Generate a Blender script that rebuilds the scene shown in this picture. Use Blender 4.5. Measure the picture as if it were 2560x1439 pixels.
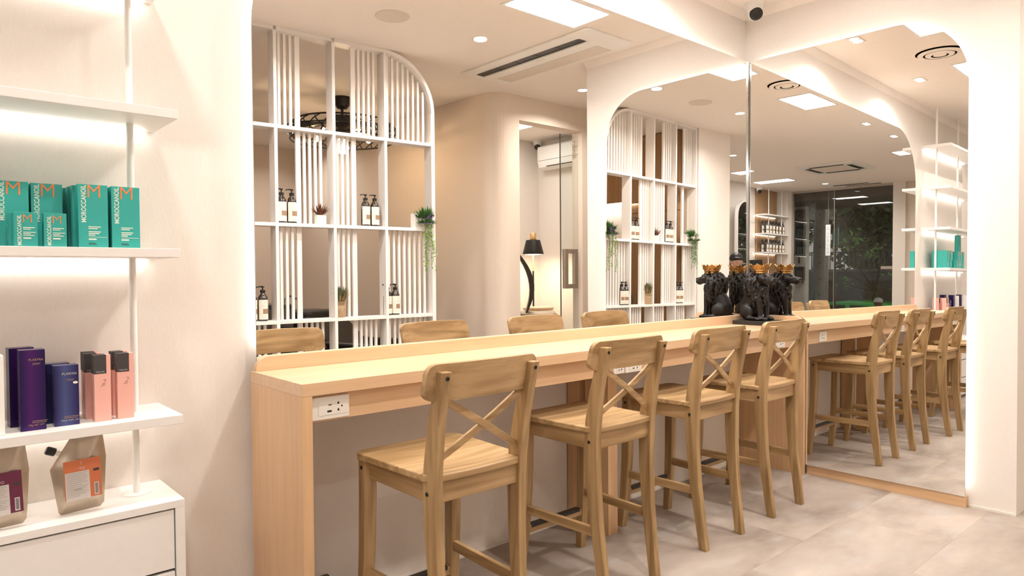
import bpy, bmesh, math, random
from mathutils import Vector, Matrix, Euler
PI = math.pi
S = bpy.context.scene
for o in list(bpy.data.objects): bpy.data.objects.remove(o)
COL = S.collection
rnd = random.Random(7)

# ------------------------------------------------------------------ camera
yaw, pitch, roll = 0.8475072, -0.0218850, -0.0077348
CAM = Vector((-4.1552362, -2.3786628, 1.25))
fw = Vector((math.cos(yaw)*math.cos(pitch), math.sin(yaw)*math.cos(pitch), math.sin(pitch)))
rt = Vector((math.sin(yaw), -math.cos(yaw), 0)); up = rt.cross(fw)
cr, sr = math.cos(roll), math.sin(roll)
rt2 = rt*cr + up*sr; up2 = up*cr - rt*sr
cd = bpy.data.cameras.new('camera'); cam = bpy.data.objects.new('camera', cd); COL.objects.link(cam)
M = Matrix((rt2, up2, -fw)).transposed().to_4x4(); M.translation = CAM
cam.matrix_world = M
cd.sensor_width = 36; cd.lens = 1735.235/2560*36; cd.clip_start = 0.05; cd.clip_end = 200
S.camera = cam
# ------------------------------------------------------------------ colour management, world, big lights
S.view_settings.view_transform = 'Standard'; S.view_settings.look = 'None'
S.view_settings.gamma = 1; S.view_settings.use_curve_mapping = False
S.view_settings.exposure = 0.22
S.cycles.max_bounces = 9; S.cycles.diffuse_bounces = 4; S.cycles.glossy_bounces = 8
S.cycles.transmission_bounces = 8; S.cycles.transparent_max_bounces = 12
S.cycles.sample_clamp_indirect = 14.0; S.cycles.blur_glossy = 0.3
S.cycles.caustics_reflective = True; S.cycles.caustics_refractive = False
S.cycles.use_denoising = True
W = bpy.data.worlds.new('world'); S.world = W; W.use_nodes = True
nt = W.node_tree; bg = nt.nodes['Background']
sky = nt.nodes.new('ShaderNodeTexSky'); sky.sky_type = 'HOSEK_WILKIE'; sky.turbidity = 8
sky.sun_direction = (-0.6, 0.5, 0.25)
hs = nt.nodes.new('ShaderNodeHueSaturation'); hs.inputs['Saturation'].default_value = 0.35
nt.links.new(sky.outputs[0], hs.inputs['Color']); nt.links.new(hs.outputs[0], bg.inputs[0])
bg.inputs[1].default_value = 2.3

WARM = (1.0, 0.93, 0.86); NEUT = (1.0, 0.965, 0.925)
CZ = 2.935                                    # ceiling height
P_PANEL, P_DOWN, P_TWIN = 12.0, 17.0, 7.5

def area(name, loc, sx, sy, power, color=NEUT, rot=(0,0,0), parent=None, shape='RECTANGLE', spread=None):
    l = bpy.data.lights.new(name, 'AREA'); l.shape = shape; l.size = sx; l.size_y = sy
    l.energy = power; l.color = color
    if spread: l.spread = spread
    o = bpy.data.objects.new(name, l); COL.objects.link(o); o.location = loc; o.rotation_euler = rot
    if parent: o.parent = parent
    return o

# ------------------------------------------------------------------ materials
def mk(name):
    m = bpy.data.materials.new(name); m.use_nodes = True
    return m, m.node_tree.nodes, m.node_tree.links, m.node_tree.nodes['Principled BSDF']
def plain(name, col, rough=0.5, metal=0.0, spec=0.5, noise=0.0, nscale=40, bump=0.0, coat=0.0):
    m, N, L, B = mk(name)
    B.inputs['Base Color'].default_value = (*col, 1); B.inputs['Roughness'].default_value = rough
    B.inputs['Metallic'].default_value = metal; B.inputs['Specular IOR Level'].default_value = spec
    B.inputs['Coat Weight'].default_value = coat
    tc = N.new('ShaderNodeTexCoord'); n = N.new('ShaderNodeTexNoise'); n.inputs['Scale'].default_value = nscale
    n.inputs['Detail'].default_value = 4
    L.new(tc.outputs['Object'], n.inputs['Vector'])
    k = max(noise, 0.03)
    mx = N.new('ShaderNodeMixRGB'); mx.inputs[1].default_value = (*[c*(1-k) for c in col], 1)
    mx.inputs[2].default_value = (*[min(1, c*(1+k)) for c in col], 1)
    L.new(n.outputs['Fac'], mx.inputs[0]); L.new(mx.outputs[0], B.inputs['Base Color'])
    if bump:
        b = N.new('ShaderNodeBump'); b.inputs['Strength'].default_value = bump; b.inputs['Distance'].default_value = 0.004
        L.new(n.outputs['Fac'], b.inputs['Height']); L.new(b.outputs[0], B.inputs['Normal'])
    return m
def emis(name, col, strength):
    m, N, L, B = mk(name)
    B.inputs['Base Color'].default_value = (0.8, 0.8, 0.8, 1)
    B.inputs['Emission Color'].default_value = (*col, 1); B.inputs['Emission Strength'].default_value = strength
    return m
def wood(name, dark, light, axis='z', scale=1.0, rough=0.42, fine=0.5, contrast=1.0, rings=0.5, bump=0.08, coat=0.0):
    """straight-grained timber: long streaks along axis plus soft cathedral figure"""
    m, N, L, B = mk(name)
    tc = N.new('ShaderNodeTexCoord'); oi = N.new('ShaderNodeObjectInfo')
    add = N.new('ShaderNodeVectorMath'); add.operation = 'ADD'
    sc = N.new('ShaderNodeVectorMath'); sc.operation = 'SCALE'; sc.inputs[3].default_value = 7.0
    cmb = N.new('ShaderNodeCombineXYZ')
    for i in range(3): L.new(oi.outputs['Random'], cmb.inputs[i])
    L.new(cmb.outputs[0], sc.inputs[0]); L.new(tc.outputs['Object'], add.inputs[0]); L.new(sc.outputs[0], add.inputs[1])
    mp = N.new('ShaderNodeMapping')
    f, g = 38*scale, 1.3*scale
    mp.inputs['Scale'].default_value = {'x': (g, f, f), 'y': (f, g, f), 'z': (f, f, g)}[axis]
    L.new(add.outputs[0], mp.inputs[0])
    n1 = N.new('ShaderNodeTexNoise'); n1.inputs['Scale'].default_value = 1.0; n1.inputs['Detail'].default_value = 6
    n1.inputs['Roughness'].default_value = 0.65; L.new(mp.outputs[0], n1.inputs['Vector'])
    mp2 = N.new('ShaderNodeMapping'); f2, g2 = 9*scale, 0.9*scale
    mp2.inputs['Scale'].default_value = {'x': (g2, f2, f2), 'y': (f2, g2, f2), 'z': (f2, f2, g2)}[axis]
    L.new(add.outputs[0], mp2.inputs[0])
    n2 = N.new('ShaderNodeTexNoise'); n2.inputs['Scale'].default_value = 1.0; n2.inputs['Detail'].default_value = 2
    n2.inputs['Distortion'].default_value = 0.6; L.new(mp2.outputs[0], n2.inputs['Vector'])
    mul = N.new('ShaderNodeMath'); mul.operation = 'MULTIPLY'; mul.inputs[1].default_value = 26.0
    L.new(n2.outputs['Fac'], mul.inputs[0])
    sn = N.new('ShaderNodeMath'); sn.operation = 'SINE'; L.new(mul.outputs[0], sn.inputs[0])
    ma = N.new('ShaderNodeMath'); ma.operation = 'MULTIPLY_ADD'; ma.inputs[1].default_value = 0.16*rings; 
    L.new(sn.outputs[0], ma.inputs[0]); L.new(n1.outputs['Fac'], ma.inputs[2])
    rp = N.new('ShaderNodeValToRGB'); rp.color_ramp.elements[0].position = 0.5-0.24/contrast; rp.color_ramp.elements[1].position = 0.5+0.22/contrast
    rp.color_ramp.elements[0].color = (*dark, 1); rp.color_ramp.elements[1].color = (*light, 1)
    L.new(ma.outputs[0], rp.inputs[0]); L.new(rp.outputs[0], B.inputs['Base Color'])
    B.inputs['Roughness'].default_value = rough; B.inputs['Specular IOR Level'].default_value = 0.4
    b = N.new('ShaderNodeBump'); b.inputs['Strength'].default_value = bump; b.inputs['Distance'].default_value = 0.002
    L.new(n1.outputs['Fac'], b.inputs['Height']); L.new(b.outputs[0], B.inputs['Normal'])
    B.inputs['Coat Weight'].default_value = coat; B.inputs['Coat Roughness'].default_value = 0.32
    return m
def wallpaper(name, col, bump=0.22):
    m, N, L, B = mk(name)
    tc = N.new('ShaderNodeTexCoord'); mp = N.new('ShaderNodeMapping'); mp.inputs['Scale'].default_value = (120, 120, 26)
    L.new(tc.outputs['Object'], mp.inputs[0])
    n = N.new('ShaderNodeTexNoise'); n.inputs['Scale'].default_value = 1; n.inputs['Detail'].default_value = 5; n.inputs['Distortion'].default_value = 2.0
    L.new(mp.outputs[0], n.inputs['Vector'])
    rp = N.new('ShaderNodeValToRGB'); rp.color_ramp.elements[0].position = 0.42; rp.color_ramp.elements[1].position = 0.62
    rp.color_ramp.elements[0].color = (*[c*0.975 for c in col], 1); rp.color_ramp.elements[1].color = (*col, 1)
    L.new(n.outputs['Fac'], rp.inputs[0]); L.new(rp.outputs[0], B.inputs['Base Color'])
    b = N.new('ShaderNodeBump'); b.inputs['Strength'].default_value = bump; b.inputs['Distance'].default_value = 0.002
    L.new(n.outputs['Fac'], b.inputs['Height']); L.new(b.outputs[0], B.inputs['Normal'])
    B.inputs['Roughness'].default_value = 0.85; B.inputs['Specular IOR Level'].default_value = 0.2
    return m
def floor_mat():
    m, N, L, B = mk('stone_vinyl')
    tc = N.new('ShaderNodeTexCoord'); oi = N.new('ShaderNodeObjectInfo')
    geo = N.new('ShaderNodeNewGeometry')
    mp = N.new('ShaderNodeMapping'); mp.inputs['Scale'].default_value = (1.7, 3.2, 1)
    L.new(geo.outputs['Position'], mp.inputs[0])
    off = N.new('ShaderNodeCombineXYZ'); sc = N.new('ShaderNodeMath'); sc.operation = 'MULTIPLY'; sc.inputs[1].default_value = 31
    L.new(oi.outputs['Random'], sc.inputs[0]); L.new(sc.outputs[0], off.inputs[2]); L.new(off.outputs[0], mp.inputs['Location'])
    n = N.new('ShaderNodeTexNoise'); n.inputs['Scale'].default_value = 1.0; n.inputs['Detail'].default_value = 7; n.inputs['Roughness'].default_value = 0.62
    n.inputs['Distortion'].default_value = 0.2
    L.new(mp.outputs[0], n.inputs['Vector'])
    rp = N.new('ShaderNodeValToRGB'); e = rp.color_ramp.elements
    e[0].position = 0.3; e[0].color = (0.235, 0.19, 0.16, 1); e[1].position = 0.72; e[1].color = (0.455, 0.39, 0.335, 1)
    q = rp.color_ramp.elements.new(0.48); q.color = (0.355, 0.295, 0.25, 1)
    L.new(n.outputs['Fac'], rp.inputs[0])
    n2 = N.new('ShaderNodeTexNoise'); n2.inputs['Scale'].default_value = 2.1; n2.inputs['Detail'].default_value = 2
    L.new(mp.outputs[0], n2.inputs['Vector'])
    hs = N.new('ShaderNodeMixRGB'); hs.blend_type = 'MIX'; hs.inputs[2].default_value = (0.42, 0.40, 0.38, 1)
    r2 = N.new('ShaderNodeMapRange'); r2.inputs[1].default_value = 0.55; r2.inputs[2].default_value = 0.8; r2.inputs[3].default_value = 0.0; r2.inputs[4].default_value = 0.6
    L.new(n2.outputs['Fac'], r2.inputs[0]); L.new(r2.outputs[0], hs.inputs[0]); L.new(rp.outputs[0], hs.inputs[1])
    br = N.new('ShaderNodeHueSaturation'); r3 = N.new('ShaderNodeMapRange'); r3.inputs[3].default_value = 0.93; r3.inputs[4].default_value = 1.06
    L.new(oi.outputs['Random'], r3.inputs[0]); L.new(r3.outputs[0], br.inputs['Value']); L.new(hs.outputs[0], br.inputs['Color'])
    L.new(br.outputs[0], B.inputs['Base Color'])
    B.inputs['Roughness'].default_value = 0.5; B.inputs['Specular IOR Level'].default_value = 0.35
    n3 = N.new('ShaderNodeTexNoise'); n3.inputs['Scale'].default_value = 120; L.new(geo.outputs['Position'], n3.inputs['Vector'])
    b = N.new('ShaderNodeBump'); b.inputs['Strength'].default_value = 0.08; b.inputs['Distance'].default_value = 0.002
    L.new(n3.outputs['Fac'], b.inputs['Height']); L.new(b.outputs[0], B.inputs['Normal'])
    return m
def mirror_mat(name='mirror_glass', c=(0.955, 0.955, 0.945)):
    m, N, L, B = mk(name)
    g = N.new('ShaderNodeBsdfGlossy'); g.inputs['Roughness'].default_value = 0.0; g.inputs['Color'].default_value = (*c, 1)
    L.new(g.outputs[0], N['Material Output'].inputs[0]); return m
def glass_mat(name, tint=(0.95, 0.97, 0.96), refl=1.0):
    m, N, L, B = mk(name)
    t = N.new('ShaderNodeBsdfTransparent'); t.inputs[0].default_value = (*tint, 1)
    g = N.new('ShaderNodeBsdfGlossy'); g.inputs['Roughness'].default_value = 0.01
    fr = N.new('ShaderNodeFresnel'); gm = N.new('ShaderNodeNewGeometry'); mr = N.new('ShaderNodeMapRange')
    mr.inputs[3].default_value = 1.5; mr.inputs[4].default_value = 1/1.5; L.new(gm.outputs['Backfacing'], mr.inputs[0]); L.new(mr.outputs[0], fr.inputs[0])
    mu = N.new('ShaderNodeMath'); mu.operation = 'MULTIPLY'; mu.inputs[1].default_value = refl; L.new(fr.outputs[0], mu.inputs[0])
    mx = N.new('ShaderNodeMixShader'); L.new(mu.outputs[0], mx.inputs[0]); L.new(t.outputs[0], mx.inputs[1]); L.new(g.outputs[0], mx.inputs[2])
    L.new(mx.outputs[0], N['Material Output'].inputs[0]); return m
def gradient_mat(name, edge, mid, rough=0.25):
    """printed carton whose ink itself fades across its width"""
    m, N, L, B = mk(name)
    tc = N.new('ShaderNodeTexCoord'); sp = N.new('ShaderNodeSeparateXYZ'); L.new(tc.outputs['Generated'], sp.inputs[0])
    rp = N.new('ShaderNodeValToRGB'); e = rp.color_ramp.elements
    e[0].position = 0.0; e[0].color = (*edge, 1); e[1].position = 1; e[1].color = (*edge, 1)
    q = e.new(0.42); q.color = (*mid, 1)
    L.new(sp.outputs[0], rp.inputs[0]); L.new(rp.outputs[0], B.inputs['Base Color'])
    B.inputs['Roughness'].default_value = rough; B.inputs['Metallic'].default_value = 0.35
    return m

CW = (0.86, 0.80, 0.73)
m_wall = wallpaper('cream_wallpaper', (0.81, 0.75, 0.69))
m_wall2 = wallpaper('beige_wallpaper', (0.74, 0.64, 0.545))
m_wallr = plain('cream_plaster', (0.82, 0.765, 0.71), 0.85, spec=0.2, bump=0.03, nscale=70)
m_paint = plain('cream_paint', (0.80, 0.745, 0.68), 0.8, spec=0.2)
m_ceil = plain('ceiling_paint', (0.87, 0.80, 0.73), 0.85, spec=0.15)
m_white = plain('white_lacquer', (0.80, 0.765, 0.73), 0.45)
m_whitep = plain('white_plastic', (0.84, 0.82, 0.78), 0.35)
m_floor = floor_mat()
m_grout = plain('floor_base', (0.30, 0.25, 0.215), 0.8)
m_oakx = wood('oak_veneer_long', (0.61, 0.395, 0.228), (0.725, 0.51, 0.32), 'x', 1.0, 0.4, rings=0.25, bump=0.05, coat=0.7)
m_oakz = wood('oak_veneer_upright', (0.58, 0.35, 0.175), (0.71, 0.46, 0.26), 'z', 1.0, 0.4, rings=0.25, bump=0.05, coat=0.7)
m_oaky = wood('oak_veneer_cross', (0.60, 0.37, 0.195), (0.72, 0.475, 0.28), 'y', 1.0, 0.4, rings=0.25, bump=0.05, coat=0.7)
m_stz = wood('pine_upright', (0.26, 0.155, 0.065), (0.455, 0.30, 0.145), 'z', 1.0, 0.42, contrast=1.1, rings=0.7, bump=0.12)
m_stx = wood('pine_long', (0.29, 0.175, 0.075), (0.49, 0.325, 0.165), 'x', 1.0, 0.4, contrast=1.1, rings=0.9, bump=0.12)
m_sty = wood('pine_cross', (0.27, 0.16, 0.068), (0.46, 0.30, 0.148), 'y', 1.0, 0.42, contrast=1.1, rings=0.9, bump=0.12)
m_walnut = wood('walnut_cabinet', (0.22, 0.12, 0.055), (0.33, 0.19, 0.095), 'z', 1.0, 0.45, rings=0.4)
m_slat = wood('slat_oak', (0.40, 0.24, 0.13), (0.55, 0.35, 0.20), 'z', 1.0, 0.5, rings=0.3)
m_black = plain('black_metal', (0.012, 0.011, 0.01), 0.38, spec=0.5)
m_blackp = plain('black_plastic', (0.015, 0.014, 0.013), 0.45)
m_leather = plain('black_leather', (0.02, 0.016, 0.013), 0.38, bump=0.15, nscale=200)
m_lion = plain('black_resin', (0.008, 0.006, 0.0055), 0.45, bump=0.2, nscale=60, spec=0.35)
m_gold = plain('antique_gold', (0.36, 0.19, 0.055), 0.35, metal=0.8, noise=0.3, nscale=60)
m_brass = plain('brass', (0.78, 0.52, 0.28), 0.3, metal=0.85)
m_steel = plain('brushed_steel', (0.52, 0.46, 0.40), 0.35, metal=0.8)
m_chrome = plain('chrome', (0.8, 0.8, 0.78), 0.12, metal=1.0)
m_mirror = mirror_mat()
m_glass = glass_mat('clear_glass')
m_edge = plain('mirror_edge', (0.42, 0.46, 0.43), 0.15, metal=0.6)
m_led = emis('led_strip', (1.0, 0.95, 0.90), 12.0)
m_halo = emis('mirror_led', (1.0, 0.96, 0.92), 5.6)
m_lens = emis('lamp_diffuser', (1.0, 0.97, 0.94), 9.0)
m_bulb = emis('warm_bulb', (1.0, 0.72, 0.40), 30.0)
m_dgrey = plain('dark_grey', (0.06, 0.05, 0.045), 0.5)
m_grille = plain('grille_beige', (0.70, 0.62, 0.54), 0.6, noise=0.1, nscale=300)
m_brownb = plain('bottle_brown', (0.03, 0.02, 0.015), 0.12, spec=0.7, coat=0.5)
m_label = plain('label_cream', (0.80, 0.74, 0.65), 0.6, noise=0.06, nscale=120)
m_labelb = plain('label_brown', (0.33, 0.20, 0.12), 0.6)
m_ink = plain('ink_dark', (0.05, 0.04, 0.04), 0.6)
m_inkg = plain('ink_grey', (0.42, 0.40, 0.37), 0.6)
m_teal = plain('teal_carton', (0.035, 0.36, 0.315), 0.42, spec=0.4)
m_orange = plain('orange_ink', (0.75, 0.22, 0.07), 0.5)
m_tealt = plain('pale_ink', (0.62, 0.72, 0.62), 0.5)
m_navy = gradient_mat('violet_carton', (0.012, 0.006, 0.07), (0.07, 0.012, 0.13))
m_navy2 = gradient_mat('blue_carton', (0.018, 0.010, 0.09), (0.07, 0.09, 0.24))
m_pink = plain('pink_carton', (0.80, 0.42, 0.35), 0.42)
m_foil = plain('foil_pouch', (0.50, 0.42, 0.33), 0.3, metal=0.75, bump=0.5, nscale=9)
m_sticko = plain('orange_sticker', (0.60, 0.17, 0.07), 0.4)
m_stickp = plain('purple_sticker', (0.14, 0.02, 0.055), 0.4)
m_paper = plain('paper', (0.62, 0.57, 0.54), 0.6)
m_leaf = plain('leaf_green', (0.06, 0.16, 0.035), 0.5, noise=0.5, nscale=30)
m_olive = plain('leaf_olive', (0.10, 0.12, 0.045), 0.6, noise=0.5, nscale=40)
m_leaf2 = plain('leaf_lime', (0.20, 0.32, 0.06), 0.5, noise=0.4, nscale=30)
m_leafr = plain('leaf_russet', (0.15, 0.05, 0.025), 0.5, noise=0.4, nscale=60)
m_purple = plain('petal_violet', (0.17, 0.10, 0.27), 0.6, noise=0.3)
m_petalw = plain('petal_white', (0.8, 0.76, 0.68), 0.6)
m_straw = plain('straw', (0.36, 0.24, 0.11), 0.7, noise=0.4)
m_burlap = plain('burlap', (0.45, 0.31, 0.18), 0.9, noise=0.25, nscale=250, bump=0.4)
m_concrete = plain('concrete', (0.30, 0.28, 0.26), 0.85, noise=0.25, nscale=6, bump=0.2)
m_gwall = plain('rendered_wall', (0.20, 0.20, 0.20), 0.9, noise=0.35, nscale=2.5)
m_bark = plain('bark', (0.10, 0.075, 0.05), 0.9, noise=0.4, nscale=15)
m_carg = plain('green_car_paint', (0.07, 0.80, 0.11), 0.25, coat=0.6)
m_cardk = plain('car_glass', (0.02, 0.03, 0.03), 0.15)
m_asph = plain('asphalt', (0.10, 0.10, 0.10), 0.9, noise=0.2)
m_soffit = plain('soffit_boards', (0.10, 0.075, 0.065), 0.8)
m_skin = plain('skin', (0.48, 0.28, 0.19), 0.55, noise=0.08)
m_skind = plain('skin_dark', (0.16, 0.09, 0.06), 0.55, noise=0.08)
m_hair = plain('black_hair', (0.012, 0.010, 0.009), 0.45, bump=0.4, nscale=90)
m_cloth = plain('black_cloth', (0.018, 0.017, 0.018), 0.9, bump=0.2, nscale=120)
m_capg = plain('grey_cap', (0.62, 0.62, 0.62), 0.85)
m_shirt = plain('blue_shirt', (0.05, 0.12, 0.22), 0.85)
m_counterdk = plain('dark_stone', (0.05, 0.045, 0.04), 0.25)

# ------------------------------------------------------------------ mesh helpers
class MB:
    def __init__(s): s.v = []; s.f = []; s.sm = []
    def add(s, vs, fs, smooth=False):
        n = len(s.v); s.v += [tuple(v) for v in vs]; s.f += [tuple(i+n for i in f) for f in fs]; s.sm += [smooth]*len(fs); return s
    def box(s, x0, y0, z0, x1, y1, z1):
        x0, x1 = min(x0, x1), max(x0, x1); y0, y1 = min(y0, y1), max(y0, y1); z0, z1 = min(z0, z1), max(z0, z1)
        vs = [(x0,y0,z0),(x1,y0,z0),(x1,y1,z0),(x0,y1,z0),(x0,y0,z1),(x1,y0,z1),(x1,y1,z1),(x0,y1,z1)]
        return s.add(vs, [(0,3,2,1),(4,5,6,7),(0,1,5,4),(1,2,6,5),(2,3,7,6),(3,0,4,7)])
    def prism(s, poly, lo, hi, axis='y', smooth=False):
        """poly: 2-D outline; axis y -> (x,z), axis z -> (x,y), axis x -> (y,z)"""
        def p(a, b, c): return {'y': (a, c, b), 'z': (a, b, c), 'x': (c, a, b)}[axis]
        n = len(poly); vs = [p(a, b, lo) for a, b in poly] + [p(a, b, hi) for a, b in poly]
        area2 = sum(poly[i][0]*poly[(i+1) % n][1]-poly[(i+1) % n][0]*poly[i][1] for i in range(n))
        fs = [tuple(range(n)), tuple(range(2*n-1, n-1, -1))] + [(i, i+n, (i+1) % n+n, (i+1) % n) for i in range(n)]
        flip = (area2 > 0) == (axis in ('z', 'x'))
        if flip: fs = [tuple(reversed(f)) for f in fs]
        return s.add(vs, fs, smooth)
    def rings(s, rings, closed=False, caps=True, smooth=True):
        n = len(rings[0]); vs = [v for r in rings for v in r]; fs = []
        m = len(rings)
        for i in range(m if closed else m-1):
            a, b = i*n, ((i+1) % m)*n
            for j in range(n):
                k = (j+1) % n; fs.append((a+j, a+k, b+k, b+j))
        if caps and not closed:
            fs += [tuple(range(n-1, -1, -1)), tuple((m-1)*n+j for j in range(n))]
        return s.add(vs, fs, smooth)
    def lathe(s, prof, c=(0,0,0), n=20, smooth=True, caps=True):
        """prof: (r, z) from bottom to top"""
        rr = [[(c[0]+max(r, 1e-4)*math.cos(2*PI*j/n), c[1]+max(r, 1e-4)*math.sin(2*PI*j/n), c[2]+z) for j in range(n)] for r, z in prof]
        return s.rings(rr, smooth=smooth, caps=caps)
    def tube(s, pts, r, n=8, closed=False, smooth=True):
        pts = [Vector(p) for p in pts]; m = len(pts); R = r if isinstance(r, (list, tuple)) else [r]*m
        rings = []; u = None
        for i, p in enumerate(pts):
            if closed: t = pts[(i+1) % m]-pts[i-1]
            else: t = pts[min(i+1, m-1)]-pts[max(i-1, 0)]
            if t.length < 1e-9: t = Vector((0, 0, 1))
            t.normalize()
            if u is None:
                u = t.orthogonal().normalized()
            else:
                u = (u-t*u.dot(t))
                if u.length < 1e-6: u = t.orthogonal()
                u.normalize()
            w = t.cross(u)
            rings.append([tuple(p+(u*math.cos(2*PI*j/n)+w*math.sin(2*PI*j/n))*R[i]) for j in range(n)])
        return s.rings(rings, closed=closed, smooth=smooth)
    def ell(s, c, r, n=12, m=8, rot=None):
        c = Vector(c); r = r if isinstance(r, (list, tuple)) else (r, r, r)
        Rm = Euler(rot).to_matrix() if rot else None
        rr = []
        for i in range(m+1):
            a = -PI/2+PI*i/m; ca = max(math.cos(a), 0.02)
            ring = []
            for j in range(n):
                v = Vector((r[0]*ca*math.cos(2*PI*j/n), r[1]*ca*math.sin(2*PI*j/n), r[2]*math.sin(a)))
                if Rm: v = Rm @ v
                ring.append(tuple(c+v))
            rr.append(ring)
        return s.rings(rr)
    def sweep(s, path, hw, hd, x=0.0):
        """rectangular bar in the y-z plane: path [(y,z)], half width hw in x, half depths hd (list), xs list"""
        rr = []
        for i, (y, z) in enumerate(path):
            d = hd[i] if isinstance(hd, (list, tuple)) else hd
            w = hw[i] if isinstance(hw, (list, tuple)) else hw
            xx = x[i] if isinstance(x, (list, tuple)) else x
            rr.append([(xx-w, y-d, z), (xx+w, y-d, z), (xx+w, y+d, z), (xx-w, y+d, z)])
        return s.rings(rr, smooth=False)
    def bar(s, a, b, w, t, up=(0, 0, 1)):
        """straight rectangular bar from a to b, w wide along 'up x dir', t along up"""
        a, b = Vector(a), Vector(b); d = (b-a).normalized(); u = Vector(up); u = (u-d*u.dot(d)).normalized(); v = d.cross(u)
        rr = [[tuple(p+v*w/2*sx+u*t/2*sy) for sx, sy in ((-1,-1),(1,-1),(1,1),(-1,1))] for p in (a, b)]
        return s.rings(rr, smooth=False)
    def mesh(s, name, mat):
        me = bpy.data.meshes.new(name); me.from_pydata(s.v, [], s.f)
        me.polygons.foreach_set('use_smooth', s.sm)
        bm = bmesh.new(); bm.from_mesh(me); bmesh.ops.recalc_face_normals(bm, faces=bm.faces); bm.to_mesh(me); bm.free()
        if any(s.sm): me.set_sharp_from_angle(angle=math.radians(42))
        for m in (mat if isinstance(mat, (list, tuple)) else [mat]): me.materials.append(m)
        me.update(); return me
    def build(s, name, mat, parent=None, bevel=0, seg=2, loc=None):
        o = bpy.data.objects.new(name, s.mesh(name, mat)); COL.objects.link(o)
        if parent: o.parent = parent
        if loc: o.location = loc
        if bevel:
            b = o.modifiers.new('bevel', 'BEVEL'); b.width = bevel; b.segments = seg; b.limit_method = 'ANGLE'; b.angle_limit = math.radians(50)
            b.harden_normals = False
        return o
def box(name, mat, parent, *a, bevel=0, seg=2): return MB().box(*a).build(name, mat, parent, bevel, seg)
def place(mesh, name, parent=None, loc=(0,0,0), rot=(0,0,0), scale=(1,1,1)):
    o = bpy.data.objects.new(name, mesh); COL.objects.link(o); o.location = loc; o.rotation_euler = rot; o.scale = scale
    if parent: o.parent = parent
    return o
def tag(o, label, cat, group=None):
    o['label'] = label; o['category'] = cat
    if group: o['group'] = group
    return o
def thing(name, label, cat, loc=(0,0,0), rz=0.0, group=None):
    o = bpy.data.objects.new(name, None); COL.objects.link(o); o.location = loc; o.rotation_euler = (0,0,rz); o.empty_display_size = 0.1
    return tag(o, label, cat, group)
def struct(o): o['kind'] = 'structure'; return o
def stuff(o): o['kind'] = 'stuff'; return o
def dup(root, loc, rz=None, label=None, group=None):
    kids = {}
    for c in bpy.data.objects:
        if c.parent: kids.setdefault(c.parent.name, []).append(c)
    def rec(o, par):
        c = o.copy(); COL.objects.link(c)
        if par: c.parent = par
        for k in kids.get(o.name, []): rec(k, c)
        return c
    r = rec(root, None); r.location = loc
    if rz is not None: r.rotation_euler = (0, 0, rz)
    if label: r['label'] = label
    if group: r['group'] = group
    return r
def text(body, size, mat, parent, loc, rot=(PI/2, 0, 0), name='lettering', align='CENTER', depth=0.0003, bold=0.0, sx=1.0, shear=0.0):
    c = bpy.data.curves.new('t', 'FONT'); c.body = body; c.size = size; c.extrude = depth; c.align_x = align; c.align_y = 'CENTER'
    c.offset = bold; c.resolution_u = 3; c.shear = shear
    o = bpy.data.objects.new('t', c); COL.objects.link(o)
    dg = bpy.context.evaluated_depsgraph_get(); me = bpy.data.meshes.new_from_object(o.evaluated_get(dg))
    bpy.data.objects.remove(o); me.materials.clear(); me.materials.append(mat)
    q = place(me, name, parent, loc, rot, (sx, 1, 1)); return q
def blob(mb, name, mat, parent, voxel=0.006, smooth=4, loc=None):
    """fuse overlapping volumes into one continuous surface"""
    me = mb.mesh('tmp', mat); o = bpy.data.objects.new('tmp', me); COL.objects.link(o)
    r = o.modifiers.new('r', 'REMESH'); r.mode = 'VOXEL'; r.voxel_size = voxel; r.use_smooth_shade = True
    if smooth:
        q = o.modifiers.new('s', 'SMOOTH'); q.factor = 0.5; q.iterations = smooth
    dg = bpy.context.evaluated_depsgraph_get(); m2 = bpy.data.meshes.new_from_object(o.evaluated_get(dg))
    bpy.data.objects.remove(o); m2.materials.clear(); m2.materials.append(mat)
    return place(m2, name, parent, loc or (0, 0, 0))
def arc(cx, cy, r, a0, a1, n):
    return [(cx+r*math.cos(a0+(a1-a0)*i/n), cy+r*math.sin(a0+(a1-a0)*i/n)) for i in range(n+1)]

# ================================================================== SETTING
fl = struct(box('floor', m_grout, None, -9.1, -6.8, -0.12, 3.2, 0.2, -0.003))
TX, TY = 0.92, 0.46
tile = MB().box(0, 0, -0.003, TX-0.0005, TY-0.0005, 0.0).mesh('tile', m_floor)
j = 0; y = 0.043-TY
while y > -6.7:
    x = 3.1-TX+(0.46 if j % 2 else 0)
    while x > -9.3:
        if not (x > 2.3 or (x > -0.1 and y < -4.2) or (x < -2.65 and y < -4.4) ):
            place(tile, 'tile', fl, (x, y, 0))
        x -= TX
    y -= TY; j += 1
ce = struct(box('ceiling', m_ceil, None, -9.0, -6.8, CZ, 3.2, 0.3, CZ+0.12))
struct(box('wall_left', m_wall, None, -9.15, 0.043, 0, 0.3, 0.2, CZ))
struct(box('wall_right', m_wallr, None, 0.05, -1.45, 0, 0.24, 0.043, CZ))
struct(box('wall_corridor', m_wall2, None, 0.24, -1.45, 0, 3.1, -1.28, CZ))
struct(box('wall_corridor_end', m_wall2, None, 3.0, -2.62, 0, 3.15, -1.45, CZ))
struct(box('baseboard_left', m_paint, None, -3.20, 0.036, 0, -0.03, 0.0428, 0.010))
struct(box('baseboard_right', m_paint, None, 0.043, -1.4499, 0, 0.0499, -1.245, 0.012))
struct(MB().prism([(0.0429, 2.888), (0.0429, CZ-0.001), (0.006, CZ-0.001)], -9.0, 0.04, 'x').build('trim_1', m_ceil))
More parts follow.
